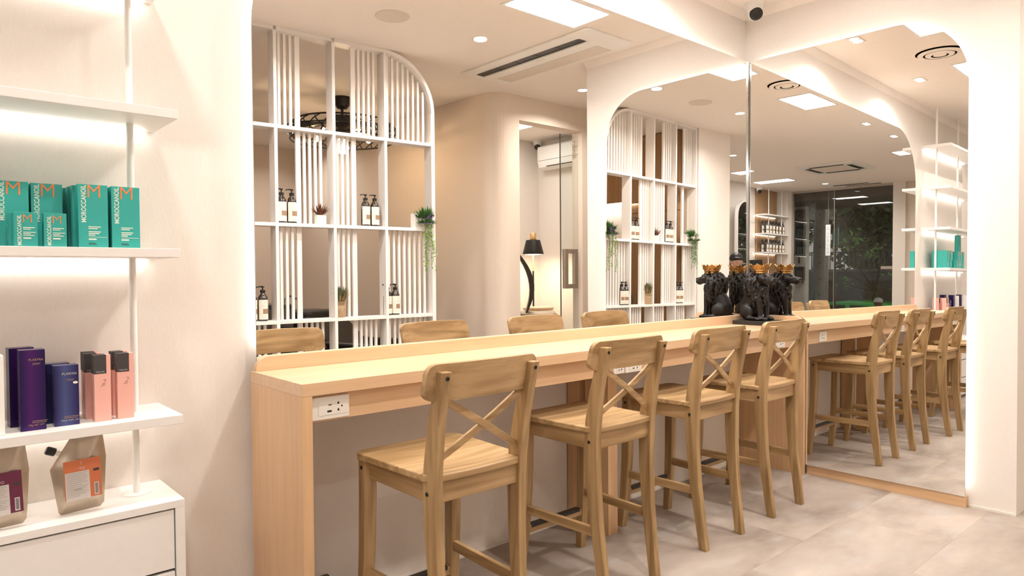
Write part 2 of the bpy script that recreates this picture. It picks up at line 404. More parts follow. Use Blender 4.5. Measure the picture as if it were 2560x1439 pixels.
struct(MB().prism([(0.0499, 2.888), (0.0499, CZ-0.001), (0.013, CZ-0.001)], -1.45, 0.04, 'y').build('trim_2', m_ceil))
# beige side wall with rounded corner, running away behind the room divider
prof = [(-0.10, -6.6), (-0.10, -3.3)] + [(-0.09, -3.0), (-0.08, -2.75)]
ax, ay, ar = 0.10, -2.66, 0.18
prof += [(ax-ar*math.cos(t), ay+ar*math.sin(t)) for t in [i*PI/2/10 for i in range(11)]]
prof += [(0.229, -2.48), (0.229, -2.62), (0.12, -2.66), (0.12, -6.6)]
struct(MB().prism(prof, 0, CZ, 'z').build('wall_side', m_wall2))
struct(box('wall_door_side', m_wall2, None, 1.103, -2.62, 0, 3.0, -2.48, CZ))
struct(box('trim_3', m_wall2, None, 0.229, -2.62, 2.702, 1.103, -2.48, CZ))
struct(box('wall_back_room', m_paint, None, 0.12, -4.285, 0, 2.2, -4.135, CZ))
struct(box('wall_side_room', m_paint, None, 2.06, -4.135, 0, 2.2, -2.62, CZ))
struct(box('wall_back_wash', m_wall2, None, -2.75, -6.75, 0, 0.12, -6.6, CZ))
struct(box('wall_side_wash', m_wall2, None, -2.75, -6.6, 0, -2.60, -2.36, CZ))
# pillar beside the divider (front face slightly angled)
struct(MB().prism([(-2.645, -2.240), (-3.262, -2.232), (-3.275, -2.25), (-3.275, -4.37), (-3.15, -4.37), (-3.15, -2.36), (-2.645, -2.36)], 0, CZ, 'z').build('wall_pillar', m_wall))
struct(box('wall_back', m_wall, None, -7.42, -4.52, 0, -3.15, -4.38, CZ))
struct(box('wall_back_niche', m_wall, None, -9.0, -4.52, 0, -7.42, -4.17, CZ))
struct(box('wall_street', m_wall2, None, -9.12, -1.90, 0, -9.0, 0.043, CZ))
struct(box('wall_street_post', m_paint, None, -9.12, -2.10, 0, -8.96, -1.90, CZ))
struct(box('trim_4', m_steel, None, -9.06, -3.91, 2.895, -9.0, -2.10, 2.935))
struct(box('trim_5', m_steel, None, -9.06, -3.94, 0, -9.0, -3.91, 2.935))
struct(box('wall_street_end', m_paint, None, -9.12, -4.35, 0, -8.84, -3.94, CZ))

# shop window: two frameless panes with patch fittings
w1 = box('window_1', m_glass, None, -9.035, -3.24, 0.0, -9.023, -2.10, 2.895); struct(w1)
w2 = box('window_2', m_glass, None, -9.02, -3.91, 0.0, -9.008, -3.13, 2.895); struct(w2)
box('pane_edge', m_steel, w1, -9.038, -3.246, 0, -9.02, -3.24, 2.895)
box('pane_edge', m_steel, w2, -9.022, -3.13, 0, -9.006, -3.124, 2.895)
box('door_lock', m_steel, w1, -9.045, -2.31, 1.42, -9.013, -2.11, 1.47)
box('door_pull', m_black, w1, -9.07, -2.19, 1.48, -8.99, -2.15, 1.75, bevel=0.004)

# ================================================================== MIRRORS
def two_mats(o, axis):
    for p in o.data.polygons: p.material_index = 0 if abs(p.normal[axis]) > 0.9 else 1
def mirror(name, label, poly, inset_poly, led_path, axis, loc, rot, s):
    t = thing(name, label, 'mirror', loc); t.rotation_euler = rot
    a = 'y' if axis == 1 else 'x'
    g = MB().prism(poly, 0, 0.006, a).build('mirror_glass', [m_mirror, m_edge], t); two_mats(g, axis)
    MB().prism(inset_poly, 0.0062, 0.034, a).build('backing_board', m_white, t)
    pts = [((p[0], 0.022, p[1]) if axis == 1 else (0.022, p[0], p[1])) for p in led_path]
    MB().tube(pts, 0.0045, 6).build('led_strip', m_halo, t)
    return t
def outline(u0, u1, z0, z1, R, d=0.0, dz0=0.0):
    """u1 is the free side (more negative); rounded top corner there"""
    r = R-d
    return [(u0, z0+dz0), (u0, z1-d)] + [(u1+R+r*math.cos(t), z1-R+r*math.sin(t)) for t in [PI/2+i*PI/2/16 for i in range(17)]] + [(u1+d, z0+dz0)]
mA = mirror('wall_mirror', 'long frameless backlit mirror on the wall behind the bar counter', outline(-0.003, -3.234, 0.9205, 2.606, 0.50),
            outline(-0.03, -3.234, 0.9205, 2.606, 0.50, 0.034), outline(-0.05, -3.234, 1.0, 2.606, 0.50, 0.016)[1:], 1, (0, 0, 0), (0, 0, 0), 1)
mB = mirror('wall_mirror', 'tall frameless backlit mirror reaching nearly to the floor, right of the counter end', outline(-0.003, -1.2365, -1.141, 1.404, 0.36),
            outline(-0.03, -1.2365, -1.141, 1.404, 0.36, 0.034), outline(-0.05, -1.2365, -1.10, 1.404, 0.36, 0.016)[1:], 0, (0, 0, 1.2), (0, 0.00858, 0.01301), 1)
box('corner_strip', m_chrome, mA, -0.0085, -0.0065, 0.92, -0.0035, -0.0015, 2.60)
tag(box('mirror_plinth', m_oaky, None, 0.010, -1.240, 0.0, 0.0495, -0.389, 0.0575, bevel=0.001), 'low oak plinth board along the floor under the tall mirror', 'plinth')

# ================================================================== BAR COUNTER
bc = thing('bar_counter', 'long oak bar counter with raised back edge against the mirror', 'counter', (-3.254, -0.397, 0))
def cb(name, m, x0, y0, z0, x1, y1, z1, b=0.0012): return box(name, m, bc, x0+3.254, y0+0.397, z0, x1+3.254, y1+0.397, z1, bevel=b)
cb('worktop', m_oakx, -3.254, -0.397, 0.879, -0.010, 0.0060, 0.919)
cb('end_panel', m_oakz, -3.254, -0.397, 0, -3.2195, 0.006, 0.8788)
cb('end_panel', m_oakz, -0.030, -0.388, 0, -0.0095, 0.040, 0.8788)
cb('apron', m_oakx, -3.2193, -0.365, 0.791, -0.0302, -0.345, 0.8788)
cb('back_rail', m_oakx, -3.2193, 0.020, 0.84, -0.0302, 0.042, 0.8788)
cb('support_leg', m_oakz, -1.66, -0.050, 0, -1.60, 0.035, 0.8788)
cb('support_leg', m_oakz, -1.66, -0.230, 0, -1.592, -0.085, 0.8788)
R = 0.047
p = [(-3.246, 0.9192)] + [(-3.246+R-R*math.cos(t), 0.968-R+R*math.sin(t)) for t in [i*PI/2/8 for i in range(9)]] + [(-0.010, 0.968), (-0.010, 0.9192)]
MB().prism([(a+3.254, b) for a, b in p], -0.022+0.397, -0.0008+0.397, 'y').build('back_edge', m_oakx, bc, bevel=0.001)
p = [(-0.0225+0.397, 0.9192), (-0.0225+0.397, 0.968)] + [(-0.385+R+R*math.cos(t)+0.397, 0.968-R+R*math.sin(t)) for t in [PI/2+i*PI/2/8 for i in range(9)]] + [(-0.385+0.397, 0.9192)]
MB().prism(p, 3.254-0.030, 3.254-0.010, 'x').build('side_edge', m_oaky, bc, bevel=0.001)

def outlet(x0, x1, z0, z1, label, yb=-0.365):
    t = thing('power_outlet', label, 'power outlet', ((x0+x1)/2, yb, z0))
    w, h = (x1-x0)/2, z1-z0
    box('cover_plate', m_whitep, t, -w, -0.008, 0, w, 0, h, bevel=0.0015)
    box('rim', m_whitep, t, -w*0.62, -0.0095, h*0.18, w*0.9, -0.008, h*0.82)
    g = MB()
    for sx, sz in ((w*0.40, h*0.66), (w*0.40, h*0.36)): g.prism([(sx-0.0035, sz-0.003), (sx+0.0035, sz-0.003), (sx+0.002, sz+0.004), (sx-0.002, sz+0.004)], -0.0102, -0.0094, 'y')
    g.lathe([(0.0025, 0), (0.0025, 0.001)], (0, 0, 0), 8) if False else g.box(w*0.40+0.010, -0.0102, h*0.48, w*0.40+0.0145, -0.0094, h*0.55)
    g.build('socket_holes', m_black, t)
    box('usb_port', m_black, t, -w*0.18, -0.0102, h*0.30, w*0.04, -0.0094, h*0.38)
    box('usb_port', m_black, t, -w*0.12, -0.0102, h*0.60, w*0.04, -0.0094, h*0.64)
    return t
outlet(-3.213, -3.083, 0.797, 0.868, 'white socket plate at the left end of the counter apron')
outlet(-1.784, -1.712, 0.795, 0.845, 'small white socket plate on the apron, seen through the second stool back from the left')
outlet(-1.702, -1.588, 0.793, 0.845, 'white socket plate just right of the small one near the middle of the apron')
outlet(-0.335, -0.232, 0.799, 0.862, 'white socket plate on the apron near the mirror corner')
tag(box('recess_block', m_dgrey, None, -3.16, 0.025, 0.0, -2.962, 0.0425, 0.118, bevel=0.002), 'added dark block standing for the baseboard recess corner under the counter', 'recess block')  # added dark block, stands in for the dark corner of the baseboard recess

# ================================================================== BAR STOOLS
def stool_path(n=0): return [(-0.222, 0.0), (-0.203, 0.14), (-0.183, 0.30), (-0.172, 0.46), (-0.170, 0.60), (-0.176, 0.68), (-0.196, 0.80), (-0.222, 0.90), (-0.244, 0.972)]
def make_stool(label):
    t = thing('bar_stool', label, 'stool', (0, 0, 0), 0, 'bar stools along the counter')
    for s in (-1, 1):
        # rear leg running up into the back post
        path = stool_path(); dep = [0.019, 0.021, 0.024, 0.028, 0.030, 0.030, 0.026, 0.021, 0.017]
        xs = [s*v for v in (0.150, 0.154, 0.158, 0.162, 0.165, 0.166, 0.168, 0.170, 0.171)]
        MB().sweep(path, 0.0155, dep, xs).build('rear_leg', m_stz, t, bevel=0.003)
        # front leg
        MB().sweep([(0.222, 0.0), (0.206, 0.16), (0.195, 0.34), (0.190, 0.52), (0.190, 0.642)], [0.017, 0.019, 0.021, 0.022, 0.022], [0.017, 0.019, 0.021, 0.022, 0.022],
                   [s*v for v in (0.186, 0.180, 0.176, 0.174, 0.174)]).build('front_leg', m_stz, t, bevel=0.003)
        MB().box(s*0.168-0.010, -0.145, 0.580, s*0.168+0.010, 0.170, 0.641).build('side_rail', m_sty, t, bevel=0.002)
        MB().bar((s*0.158, -0.180, 0.262), (s*0.176, 0.195, 0.262), 0.018, 0.036).build('stretcher', m_sty, t, bevel=0.002)
    MB().box(-0.152, -0.186, 0.578, 0.152, -0.164, 0.642).build('back_rail', m_stx, t, bevel=0.002)
    MB().box(-0.155, 0.180, 0.580, 0.155, 0.200, 0.641).build('front_rail', m_stx, t, bevel=0.002)
    fr = MB().bar((-0.162, 0.203, 0.172), (0.162, 0.203, 0.172), 0.024, 0.032).build('footrest', m_stx, t, bevel=0.002)
    MB().box(-0.148, 0.189, 0.176, 0.148, 0.2175, 0.1905).build('metal_plate', m_black, fr, bevel=0.0015)
    # saddle-shaped seat plank
    n = 14; m = 12; vs = []; fs = []
    def half(v):  # half width along depth v 0 rear .. 1 front
        return 0.188+0.022*v
    for lay in (0, 1):
        for j in range(m+1):
            v = j/m; yy = -0.192+0.418*v
            for i in range(n+1):
                u = -1+2*i/n
                hw = half(v); xx = hw*u
                rcorner = 0.03
                ey = 0.0
                # rounded plan corners
                dx = max(0, abs(xx)-(hw-rcorner)); 
                yy2 = min(max(yy, -0.192+rcorner-math.sqrt(max(rcorner**2-dx*dx, 0))), 0.226-(rcorner-math.sqrt(max(rcorner**2-dx*dx, 0))))
                bow = -0.012*(1-u*u)*(1-v)
                zt = 0.6655-0.007*math.exp(-((u*1.3)**2+((v-0.42)*2.4)**2))
                vs.append((xx, yy2+bow, zt if lay else 0.642))
    K = (n+1)*(m+1)
    for j in range(m):
        for i in range(n):
            a = j*(n+1)+i; q = (a, a+1, a+n+2, a+n+1)
            fs.append(tuple(x+K for x in q)); fs.append(tuple(reversed(q)))
    def rim(a, b): fs.append((a, b, b+K, a+K))
    for i in range(n): rim(i, i+1); rim(m*(n+1)+i+1, m*(n+1)+i)
    for j in range(m): rim((j+1)*(n+1), j*(n+1)); rim(j*(n+1)+n, (j+1)*(n+1)+n)
    MB().add(vs, fs).build('seat', m_stx, t, bevel=0.005, seg=3)
    # curved backrest board
    N = 40; rr = []
    for i in range(N+1):
        u = math.sin(PI/2*(-1+2*i/N)); x = 0.213*u
        e = max(0.0, (abs(u)-0.85)/0.15); sh = 1-math.sqrt(max(0.0, 1-e*e))
        zt = 0.992+0.004*(1-u*u)-0.034*sh; zb = 0.886-0.004*u*u+0.028*sh
        yc = -0.200-0.040*(1-u*u)
        th = 0.0105
        lean = 0.016
        rr.append([(x, yc-th+lean/2, zb), (x, yc+th+lean/2, zb), (x, yc+th-lean/2, zt), (x, yc-th-lean/2, zt)])
    MB().rings(rr, smooth=False).build('backrest', m_stx, t, bevel=0.004, seg=2)
    for s in (-1, 1):
        pts = []
        for i in range(9):
            k = i/8; x = s*(-0.160+0.318*k); z = 0.890-0.192*k
            y = -0.214+0.038*k-0.012*math.sin(PI*k) - (0.0035*s)
            pts.append((x, y, z))
        mb = MB(); rr = []
        d = Vector((s*0.318, 0, -0.192)).normalized(); wv = Vector((-d.z, 0, d.x))
        for q in pts:
            c = Vector(q); rr.append([tuple(c+wv*0.0110*a+Vector((0, 0.0055*b, 0))) for a, b in ((-1,-1),(1,-1),(1,1),(-1,1))])
        mb.rings(rr, smooth=False).build('cross_brace', m_stx, t, bevel=0.0015)
    def bolt(loc, rot):
        return place(BOLT, 'bolt', t, loc, rot)
    for s in (-1, 1):
        bolt((s*0.170, -0.2575, 0.953), (PI/2, 0, 0)); bolt((s*0.1825, -0.166, 0.607), (0, s*PI/2, 0))
        bolt((s*0.197, 0.190, 0.615), (0, s*PI/2, 0)); bolt((s*0.1965, 0.203, 0.172), (0, s*PI/2, 0))
    return t
BOLT = MB().lathe([(0.0062, -0.001), (0.0062, 0.0012), (0.0040, 0.0022), (0.0038, 0.0008), (0.0001, 0.0008)], n=10).mesh('bolt', m_black)
st = make_stool('cross-backed wooden bar stool nearest the shelf, first from the left')
st.location = (-2.834, -0.541, 0)
dup(st, (-2.029, -0.443, 0), label='cross-backed wooden bar stool second from the left, in front of the white sockets')
dup(st, (-1.322, -0.408, 0), label='cross-backed wooden bar stool third from the left, between mid counter and corner')
dup(st, (-0.706, -0.400, 0), label='cross-backed wooden bar stool closest to the tall mirror and lion figure')

# ================================================================== SHELF UNIT AND DRAWER CABINET (left)
SY0, SY1 = -0.218, 0.0425
su = thing('display_shelf', 'white wall shelving on slim floor-to-ceiling poles with light strips', 'shelf', (-4.21, 0.0425, 0.594))
for zt in (2.55, 2.135, 1.73, 1.328, 0.842):
    sh = box('shelf', m_white, su, -0.69, SY0-0.0425, zt-0.026-0.594, 0.69, 0, zt-0.594, bevel=0.0012)
    box('light_strip', m_led, sh, -0.68, -0.026, zt-0.0335-0.594, 0.655, -0.014, zt-0.0262-0.594)
for px in (-3.612, -4.33):
    po = MB().lathe([(0.0098, 0.003), (0.0098, CZ-0.594)], (px+4.21, -0.065-0.0425, 0), 16).build('pole', m_whitep, su)
    MB().lathe([(0.040, 0.0), (0.040, 0.003), (0.038, 0.0045), (0.011, 0.0045)], (px+4.21, -0.065-0.0425, 0), 28).build('base_plate', m_whitep, po)
cab = thing('drawer_cabinet', 'low white drawer cabinet under the display shelving', 'cabinet', (-4.21, -0.0877, 0))
cx = 4.21; cy = 0.0877
def kb(n, *a, **k): return box(n, m_white, cab, a[0]+cx, a[1]+cy, a[2], a[3]+cx, a[4]+cy, a[5], **k)
kb('top_panel', -4.90, SY0, 0.572, -3.520, 0.0425, 0.594, bevel=0.001)
kb('side_panel', -3.546, SY0, 0, -3.520, 0.0425, 0.5718, bevel=0.001)
kb('side_panel', -4.90, SY0, 0, -4.874, 0.0425, 0.5718, bevel=0.001)
kb('back_panel', -4.874, 0.02, 0.05, -3.5462, 0.042, 0.5718)
kb('toe_board', -4.874, -0.17, 0.0, -3.5462, -0.15, 0.05)
for k in range(3):
    for a, b in ((-4.872, -4.212), (-4.208, -3.549)):
        z1 = 0.567-k*0.181
        kb('drawer', a, SY0+0.004, z1-0.172, b, SY0+0.022, z1, bevel=0.001)

def frontbox(name, label, cat, group, x0, x1, yf, z, h, d, mat, n=1, decorate=None, rz=0.0):
    """n cartons one behind the other; the first is the front one"""
    xc = (x0+x1)/2; w = (x1-x0)/2
    t = thing(name, label, cat, (xc, yf+d/2, z), rz, group)
    box('carton', mat, t, -w, -d/2, 0, w, d/2, h, bevel=0.0007)
    if decorate: decorate(t, w, d, h)
    return t
def bars(t, x, z, lens, y, m, th=0.0028, gap=0.0048):
    g = MB()
    for i, l in enumerate(lens): g.box(x, y-0.0003, z-i*gap, x+l, y, z-i*gap+th)
    return stuff(g.build('small_print', m, t))
def deco_teal(t, w, d, h):
    y = -d/2-0.0002; big = h > 0.13; k = h/0.172 if big else h/0.088
    text('M', 0.052*(1 if big else 0.62), m_orange, t, (w*(0.06 if big else 0.15), y, h*(0.885 if big else 0.80)), name='initial', bold=-0.0004, sx=0.95)
    if big:
        text('MOROCCANOIL', 0.0165, m_tealt, t, (-w*0.62, y, h*0.69), (PI/2, -PI/2, 0), 'brand_lettering', bold=0.0004, sx=0.83)
        bars(t, -w*0.34, 0.0560, [0.030, 0.022], y, m_tealt); bars(t, -w*0.34, 0.0425, [0.030, 0.026, 0.016], y, m_tealt)
        bars(t, -w*0.34, 0.0285, [0.044], y, m_tealt, 0.0012); bars(t, -w*0.34, 0.0215, [0.019, 0.0], y, m_tealt, 0.004)
        bars(t, -w*0.34, 0.012, [0.017, 0.020], y, m_ink, 0.0012, 0.003)
    else:
        text('MOROCCANOIL', 0.0125, m_tealt, t, (-w*0.52, y, h*0.47), (PI/2, -PI/2, 0), 'brand_lettering', bold=0.0003, sx=0.83)
        bars(t, -w*0.22, 0.047, [0.025, 0.017], y, m_tealt, 0.0024, 0.0042); bars(t, -w*0.22, 0.035, [0.027, 0.016, 0.024], y, m_tealt, 0.0022, 0.0040)
        bars(t, -w*0.22, 0.019, [0.017], y, m_tealt, 0.004)
Z3, Z4, Z5 = 1.3282, 0.8422, 0.5942
def stack(first, n, d, labels, gap=0.001, jit=0.002):
    for i in range(1, n):
        q = dup(first, (first.location.x-0.005*i+rnd.uniform(-jit, jit), first.location.y+i*(d+gap), first.location.z), first.rotation_euler.z, labels[i-1])
tg = 'teal hair oil cartons on the middle shelf'
A = [('big teal carton cut by the left picture edge, middle shelf', -3.945, -3.873, 2, -0.01), ('big teal carton second from the left, middle shelf', -3.866, -3.796, 3, 0.0),
     ('big teal carton third from the left at the front of a deep row', -3.766, -3.696, 4, 0.0), ('big teal carton at the right end of the middle shelf', -3.685, -3.614, 3, 0.0)]
t0 = None; MUL = {0: -0.13, 1: -0.12, 2: -0.172, 3: -0.168}
BEH = ['directly behind it', 'two places behind it', 'three places behind it']
for i, (lb, x0, x1, n, rz) in enumerate(A):
    if t0 is None:
        t0 = frontbox('hair_oil_carton', lb, 'carton', tg, x0, x1, MUL[i], Z3, 0.174, 0.042, m_teal, 1, deco_teal); q = t0
    else: q = dup(t0, ((x0+x1)/2, MUL[i]+0.021, Z3), rz, lb)
    stack(q, n, 0.042, [lb.split(',')[0].replace('at the front of a deep row', 'from the left')+', '+b for b in BEH])
sm = None
for lb, x0, x1, n in (('small teal carton in front of the two leftmost big ones', -3.915, -3.864, 2), ('small teal carton in front of the second big one', -3.848, -3.802, 1)):
    if sm is None: sm = frontbox('small_oil_carton', lb, 'carton', 'small teal cartons on the middle shelf', x0, x1, -0.205, Z3, 0.088, 0.030, m_teal, 1, deco_teal); q = sm
    else: q = dup(sm, ((x0+x1)/2, -0.19, Z3), 0, lb)
    stack(q, n, 0.030, ['second small teal carton hidden close behind the leftmost small one'])
for k, (x, n) in enumerate(((-4.03, 2), (-4.11, 3), (-4.20, 2))):    # further along the shelf, seen in the tall mirror
    for i in range(n):
        dup(t0, (x, -0.14+i*0.05, Z3), 0, ('%s teal carton of the shelf seen only in the tall mirror, %s' % (['first', 'second', 'third'][k], ['front', 'middle', 'rear'][i])))
tp = dup(t0, (-4.155, -0.12, Z3+0.1745), 0, 'teal carton lying on top of two others, seen in the mirror')

def deco_navy(t, w, d, h):
    y = -d/2-0.0003; tall = h > 0.19
    text('PLARMIA', 0.0088 if tall else 0.0095, m_inkg if not tall else m_labelb, t, (w*0.86, y, h*(0.875 if tall else 0.855)), name='brand_lettering', align='RIGHT', sx=0.95)
    bars(t, w*0.0, h*0.76 if not tall else h*0.83, [0.018, 0.016], y, m_labelb, 0.001, 0.003)
    if not tall: MB().prism([(w*0.72+0.006*math.cos(a), h*0.705+0.0036*math.sin(a)) for a in [i*PI/6 for i in range(12)]], y-0.0002, y, 'y').build('oval_mark', m_label, t)
    bars(t, w*(-0.25 if not tall else -0.1), 0.024, [0.034, 0.032], y, m_labelb, 0.0012, 0.004)
    text('150mL 5.0FL OZ' if not tall else '170g NET WT', 0.0062, m_inkg if not tall else m_labelb, t, (w*0.2, y, 0.014), name='volume_print')
nv = frontbox('tall_serum_carton', 'tall violet-black carton on the lower shelf', 'carton', 'violet and blue cartons on the lower shelf', -3.906, -3.849, -0.165, Z4, 0.214, 0.045, m_navy, 1, deco_navy)
dup(nv, (-3.893, -0.06, Z4), 0.06, 'second tall violet-black carton half hidden behind the first')
nb = frontbox('short_serum_carton', 'shorter glossy blue carton with an oval mark, lower shelf', 'carton', 'violet and blue cartons on the lower shelf', -3.829, -3.771, -0.155, Z4, 0.165, 0.040, m_navy2, 1, deco_navy)
dup(nb, (-3.812, -0.075, Z4), 0.05, 'shorter blue carton half hidden behind the glossy blue one')
def deco_pink(t, w, d, h):
    box('cap_print', m_ink, t, -w-0.0004, -d/2-0.0004, h-0.052, w*0.48, d/2+0.0004, h+0.0004)
    text('PREJUME', 0.0055, m_inkg, t, (-w*0.25, -d/2-0.0007, h-0.047), name='brand_lettering')
    text('2', 0.022, m_labelb, t, (w*0.1, -d/2-0.0003, h-0.076), name='number', shear=0.3, bold=-0.0004)
    bars(t, -w*0.25, h-0.087, [0.010], -d/2, m_labelb, 0.001)
pk = frontbox('pink_oil_carton', 'pink carton with black corner and a 2, front left of the pink ones', 'carton', 'pink cartons on the lower shelf', -3.735, -3.694, -0.160, Z4, 0.186, 0.036, m_pink, 1, deco_pink, 0.0)
dup(pk, (-3.727, -0.085, Z4), 0, 'pink carton in the middle of the left row of pink cartons')
dup(pk, (-3.722, -0.035, Z4), 0, 'rearmost pink carton of the left row, by the wall')
dup(pk, (-3.656, -0.140, Z4), -0.04, 'front pink carton of the right pair, beside the pole')
dup(pk, (-3.657, -0.075, Z4), 0, 'rear pink carton of the right pair, beside the pole')
for i, x in enumerate((-4.08, -4.14)): dup(pk, (x, -0.12, Z4), 0, ['pink carton seen in the tall mirror beside the violet ones', 'pink carton seen in the tall mirror next to the white jars'][i])
dup(nv, (-4.22, -0.12, Z4), 0, 'violet carton seen in the tall mirror among white jars')
for i, (x, y) in enumerate(((-3.968, -0.150), (-4.30, -0.10), (-4.38, -0.14))):
    if i == 0:
        wb = thing('white_bottle_carton', 'plain white carton cut by the left picture edge, lower shelf', 'carton', (x, y, Z4), 0, 'white cartons on the lower shelf')
        box('carton', m_whitep, wb, -0.028, -0.028, 0, 0.028, 0.028, 0.205, bevel=0.001)
        bars(wb, -0.012, 0.10, [0.02, 0.014], -0.028, m_inkg, 0.0015)
    else: dup(wb, (x, y, Z4), 0, ['', 'white carton seen in the tall mirror, nearer', 'white carton seen in the tall mirror, farther'][i])
for i, x in enumerate((-4.46, -4.54)):
    jr = thing('cream_jar', ['white jar with black lid seen in the tall mirror, nearer', 'white jar with black lid seen in the tall mirror, farther'][i], 'jar', (x, -0.11, Z4), 0, 'white jars on the lower shelf')
    MB().lathe([(0.030, 0), (0.034, 0.004), (0.034, 0.10), (0.03, 0.105)], n=20).build('jar_body', m_whitep, jr)
    MB().lathe([(0.034, 0.106), (0.035, 0.108), (0.035, 0.14), (0.033, 0.143), (0.0, 0.143)], n=20).build('lid', m_blackp, jr)

# foil refill pouches
def pouch(label, x, y, sticker, second, rz):
    t = thing('refill_pouch', label, 'pouch', (x, y, Z5), rz, 'foil refill pouches on the cabinet')
    out = [(-0.045, 0.0), (0.050, 0.004), (0.060, 0.016), (0.067, 0.145), (0.058, 0.222), (-0.012, 0.222), (-0.068, 0.128), (-0.050, 0.006)]
    # refine the outline
    P = []
    for i in range(len(out)):
        a, b = out[i], out[(i+1) % len(out)]
        for k in range(5): P.append((a[0]+(b[0]-a[0])*k/5, a[1]+(b[1]-a[1])*k/5))
    c0 = (0.002, 0.105); vs = []; fs = []; n = len(P)
    lv = [(1.0, 0.0008), (0.93, 0.003), (0.8, 0.013), (0.6, 0.021), (0.35, 0.026), (0.1, 0.028)]
    rr = []
    def pt(q, k, off, s):
        px = c0[0]+(q[0]-c0[0])*k; pz = c0[1]+(q[1]-c0[1])*k
        grow = 0.55+0.75*max(0, 1-pz/0.16)
        wr = 1+0.16*math.sin(pz*120+px*60)
        return (px, s*off*grow*(wr if off > 0.005 else 1), pz)
    for k, off in lv: rr.append([pt(q, k, off, -1) for q in P])
    rb = [[pt(q, k, off, 1) for q in P] for k, off in lv]
    MB().rings(list(reversed(rr))+rb).build('pouch_body', m_foil, t)
    a = Vector((-0.044, 0, 0.170)); d = Vector((-0.80, 0, 0.36)).normalized()
    MB().tube([a, a+d*0.014], 0.0075, 12).build('spout', m_whitep, t)
    MB().tube([a+d*0.012, a+d*0.014, a+d*0.032, a+d*0.036], [0.010, 0.0115, 0.0115, 0.008], 14).build('spout_cap', m_blackp, t)
    st_ = MB().box(-0.036, -0.0295, 0.042, 0.052, -0.0285, 0.150).build('sticker', sticker, t)
    st_.rotation_euler = (-0.02, -0.035, 0)
    box('information_label', m_paper, st_, -0.034, -0.0300, 0.040, 0.024, -0.0296, 0.118)
    bars(st_, -0.031, 0.113, [0.050, 0.046, 0.051, 0.049, 0.044, 0.050, 0.036, 0.050, 0.047, 0.041, 0.050, 0.046, 0.03], -0.0301, m_inkg, 0.0016, 0.0052)
    box('barcode_label', m_paper, st_, 0.034, -0.0300, 0.046, 0.045, -0.0296, 0.080)
    bars(st_, 0.036, 0.075, [0.007]*8, -0.0301, m_ink, 0.0018, 0.0036)
    box('small_badge', m_ink, st_, 0.034, -0.0300, 0.112, 0.048, -0.0296, 0.119)
    text('1', 0.014, m_labelb if second else m_paper, st_, (0.006, -0.0298, 0.139), name='number')
    text('TG' if not second else 'NO', 0.010, m_paper, st_, (0.007, -0.0298, 0.125), name='lettering')
    return t
pouch('silver foil refill pouch with orange sticker and black spout cap', -3.772, -0.135, m_sticko, False, 0.0)
pouch('silver foil refill pouch with purple sticker at the left picture edge', -3.955, -0.150, m_stickp, True, 0.0)

for o in list(COL.objects):
    if o.parent is None and 'category' in o and o.location.x < -3.5 and o.location.y > -0.4: o.location.x -= 0.018

# ================================================================== ROOM DIVIDER
dv = thing('room_divider', 'white open-grid room divider with vertical slats and one rounded top corner', 'divider', (-1.397, -2.173, 0), 0.068)
PX = [-1.232, -0.821, -0.403, 0.006, 0.417]
TH = 0.011
ZS = [0.26, 0.923, 1.593, 2.260, 2.919]
for i, x in enumerate(PX):
    if i < 4: box('post', m_white, dv, x-TH, -0.110, 0, x+TH, 0, 2.908, bevel=0.001)
    else: box('post', m_white, dv, x-0.0155, -0.110, 0, x+0.0155, 0, 2.504, bevel=0.001)
for k, z in enumerate(ZS):
    for i in range(4):
        if k == 4:
            if i < 3: box('shelf_board', m_white, dv, PX[i]-TH, -0.110, 2.908, PX[i+1]+(TH if i < 2 else 0), 0, 2.9345, bevel=0.001)
        else:
            xr = PX[i+1]-(TH if i < 3 else 0.0155)
            box('shelf_board', m_white, dv, PX[i]+TH, -0.110, z-0.012, xr, 0, z+0.012, bevel=0.001)
cxa, cza = 0.0025, 2.504
MB().prism(arc(cxa, cza, 0.430, 0, PI/2, 20)+arc(cxa, cza, 0.403, PI/2, 0, 20), -0.110, 0, 'y').build('arch_frame', m_white, dv, bevel=0.001)
SL = {}
def slat(x, z0, z1, w):
    box('slat', m_white, dv, x-w/2, -0.068, z0, x+w/2, -0.048, z1)
ROW = [(0.272, 0.911), (0.935, 1.581), (1.605, 2.248), (2.272, 2.908)]
PAT = {3: 'LLRF', 2: 'WRLO', 1: 'LLLF', 0: 'RRRF'}
for r, (z0, z1) in enumerate(ROW):
    for c in range(4):
        a = PX[c]+TH; ch = PAT[r][c]
        if ch == 'L':
            for d in (0.032, 0.072, 0.112): slat(a+d, z0, z1, 0.018)
            slat(a+0.160, z0, z1, 0.034)
        elif ch == 'R':
            slat(a+0.160, z0, z1, 0.034)
            for d in (0.205, 0.245, 0.285, 0.325): slat(a+d, z0, z1, 0.018)
        elif ch == 'W': slat(a+0.19, z0, z1, 0.034)
        elif ch == 'F':
            for d in range(8):
                x = a+0.030+d*0.0445; zt = z1
                if r == 3: zt = cza+math.sqrt(max(0.403**2-(x+0.009-cxa)**2, 0))
                slat(x, z0, zt, 0.018)
def onshelf(x, depth, z):                     # divider-local to world
    c, s = math.cos(0.068), math.sin(0.068)
    return (-1.397+x*c-depth*s, -2.173+x*s+depth*c, z)
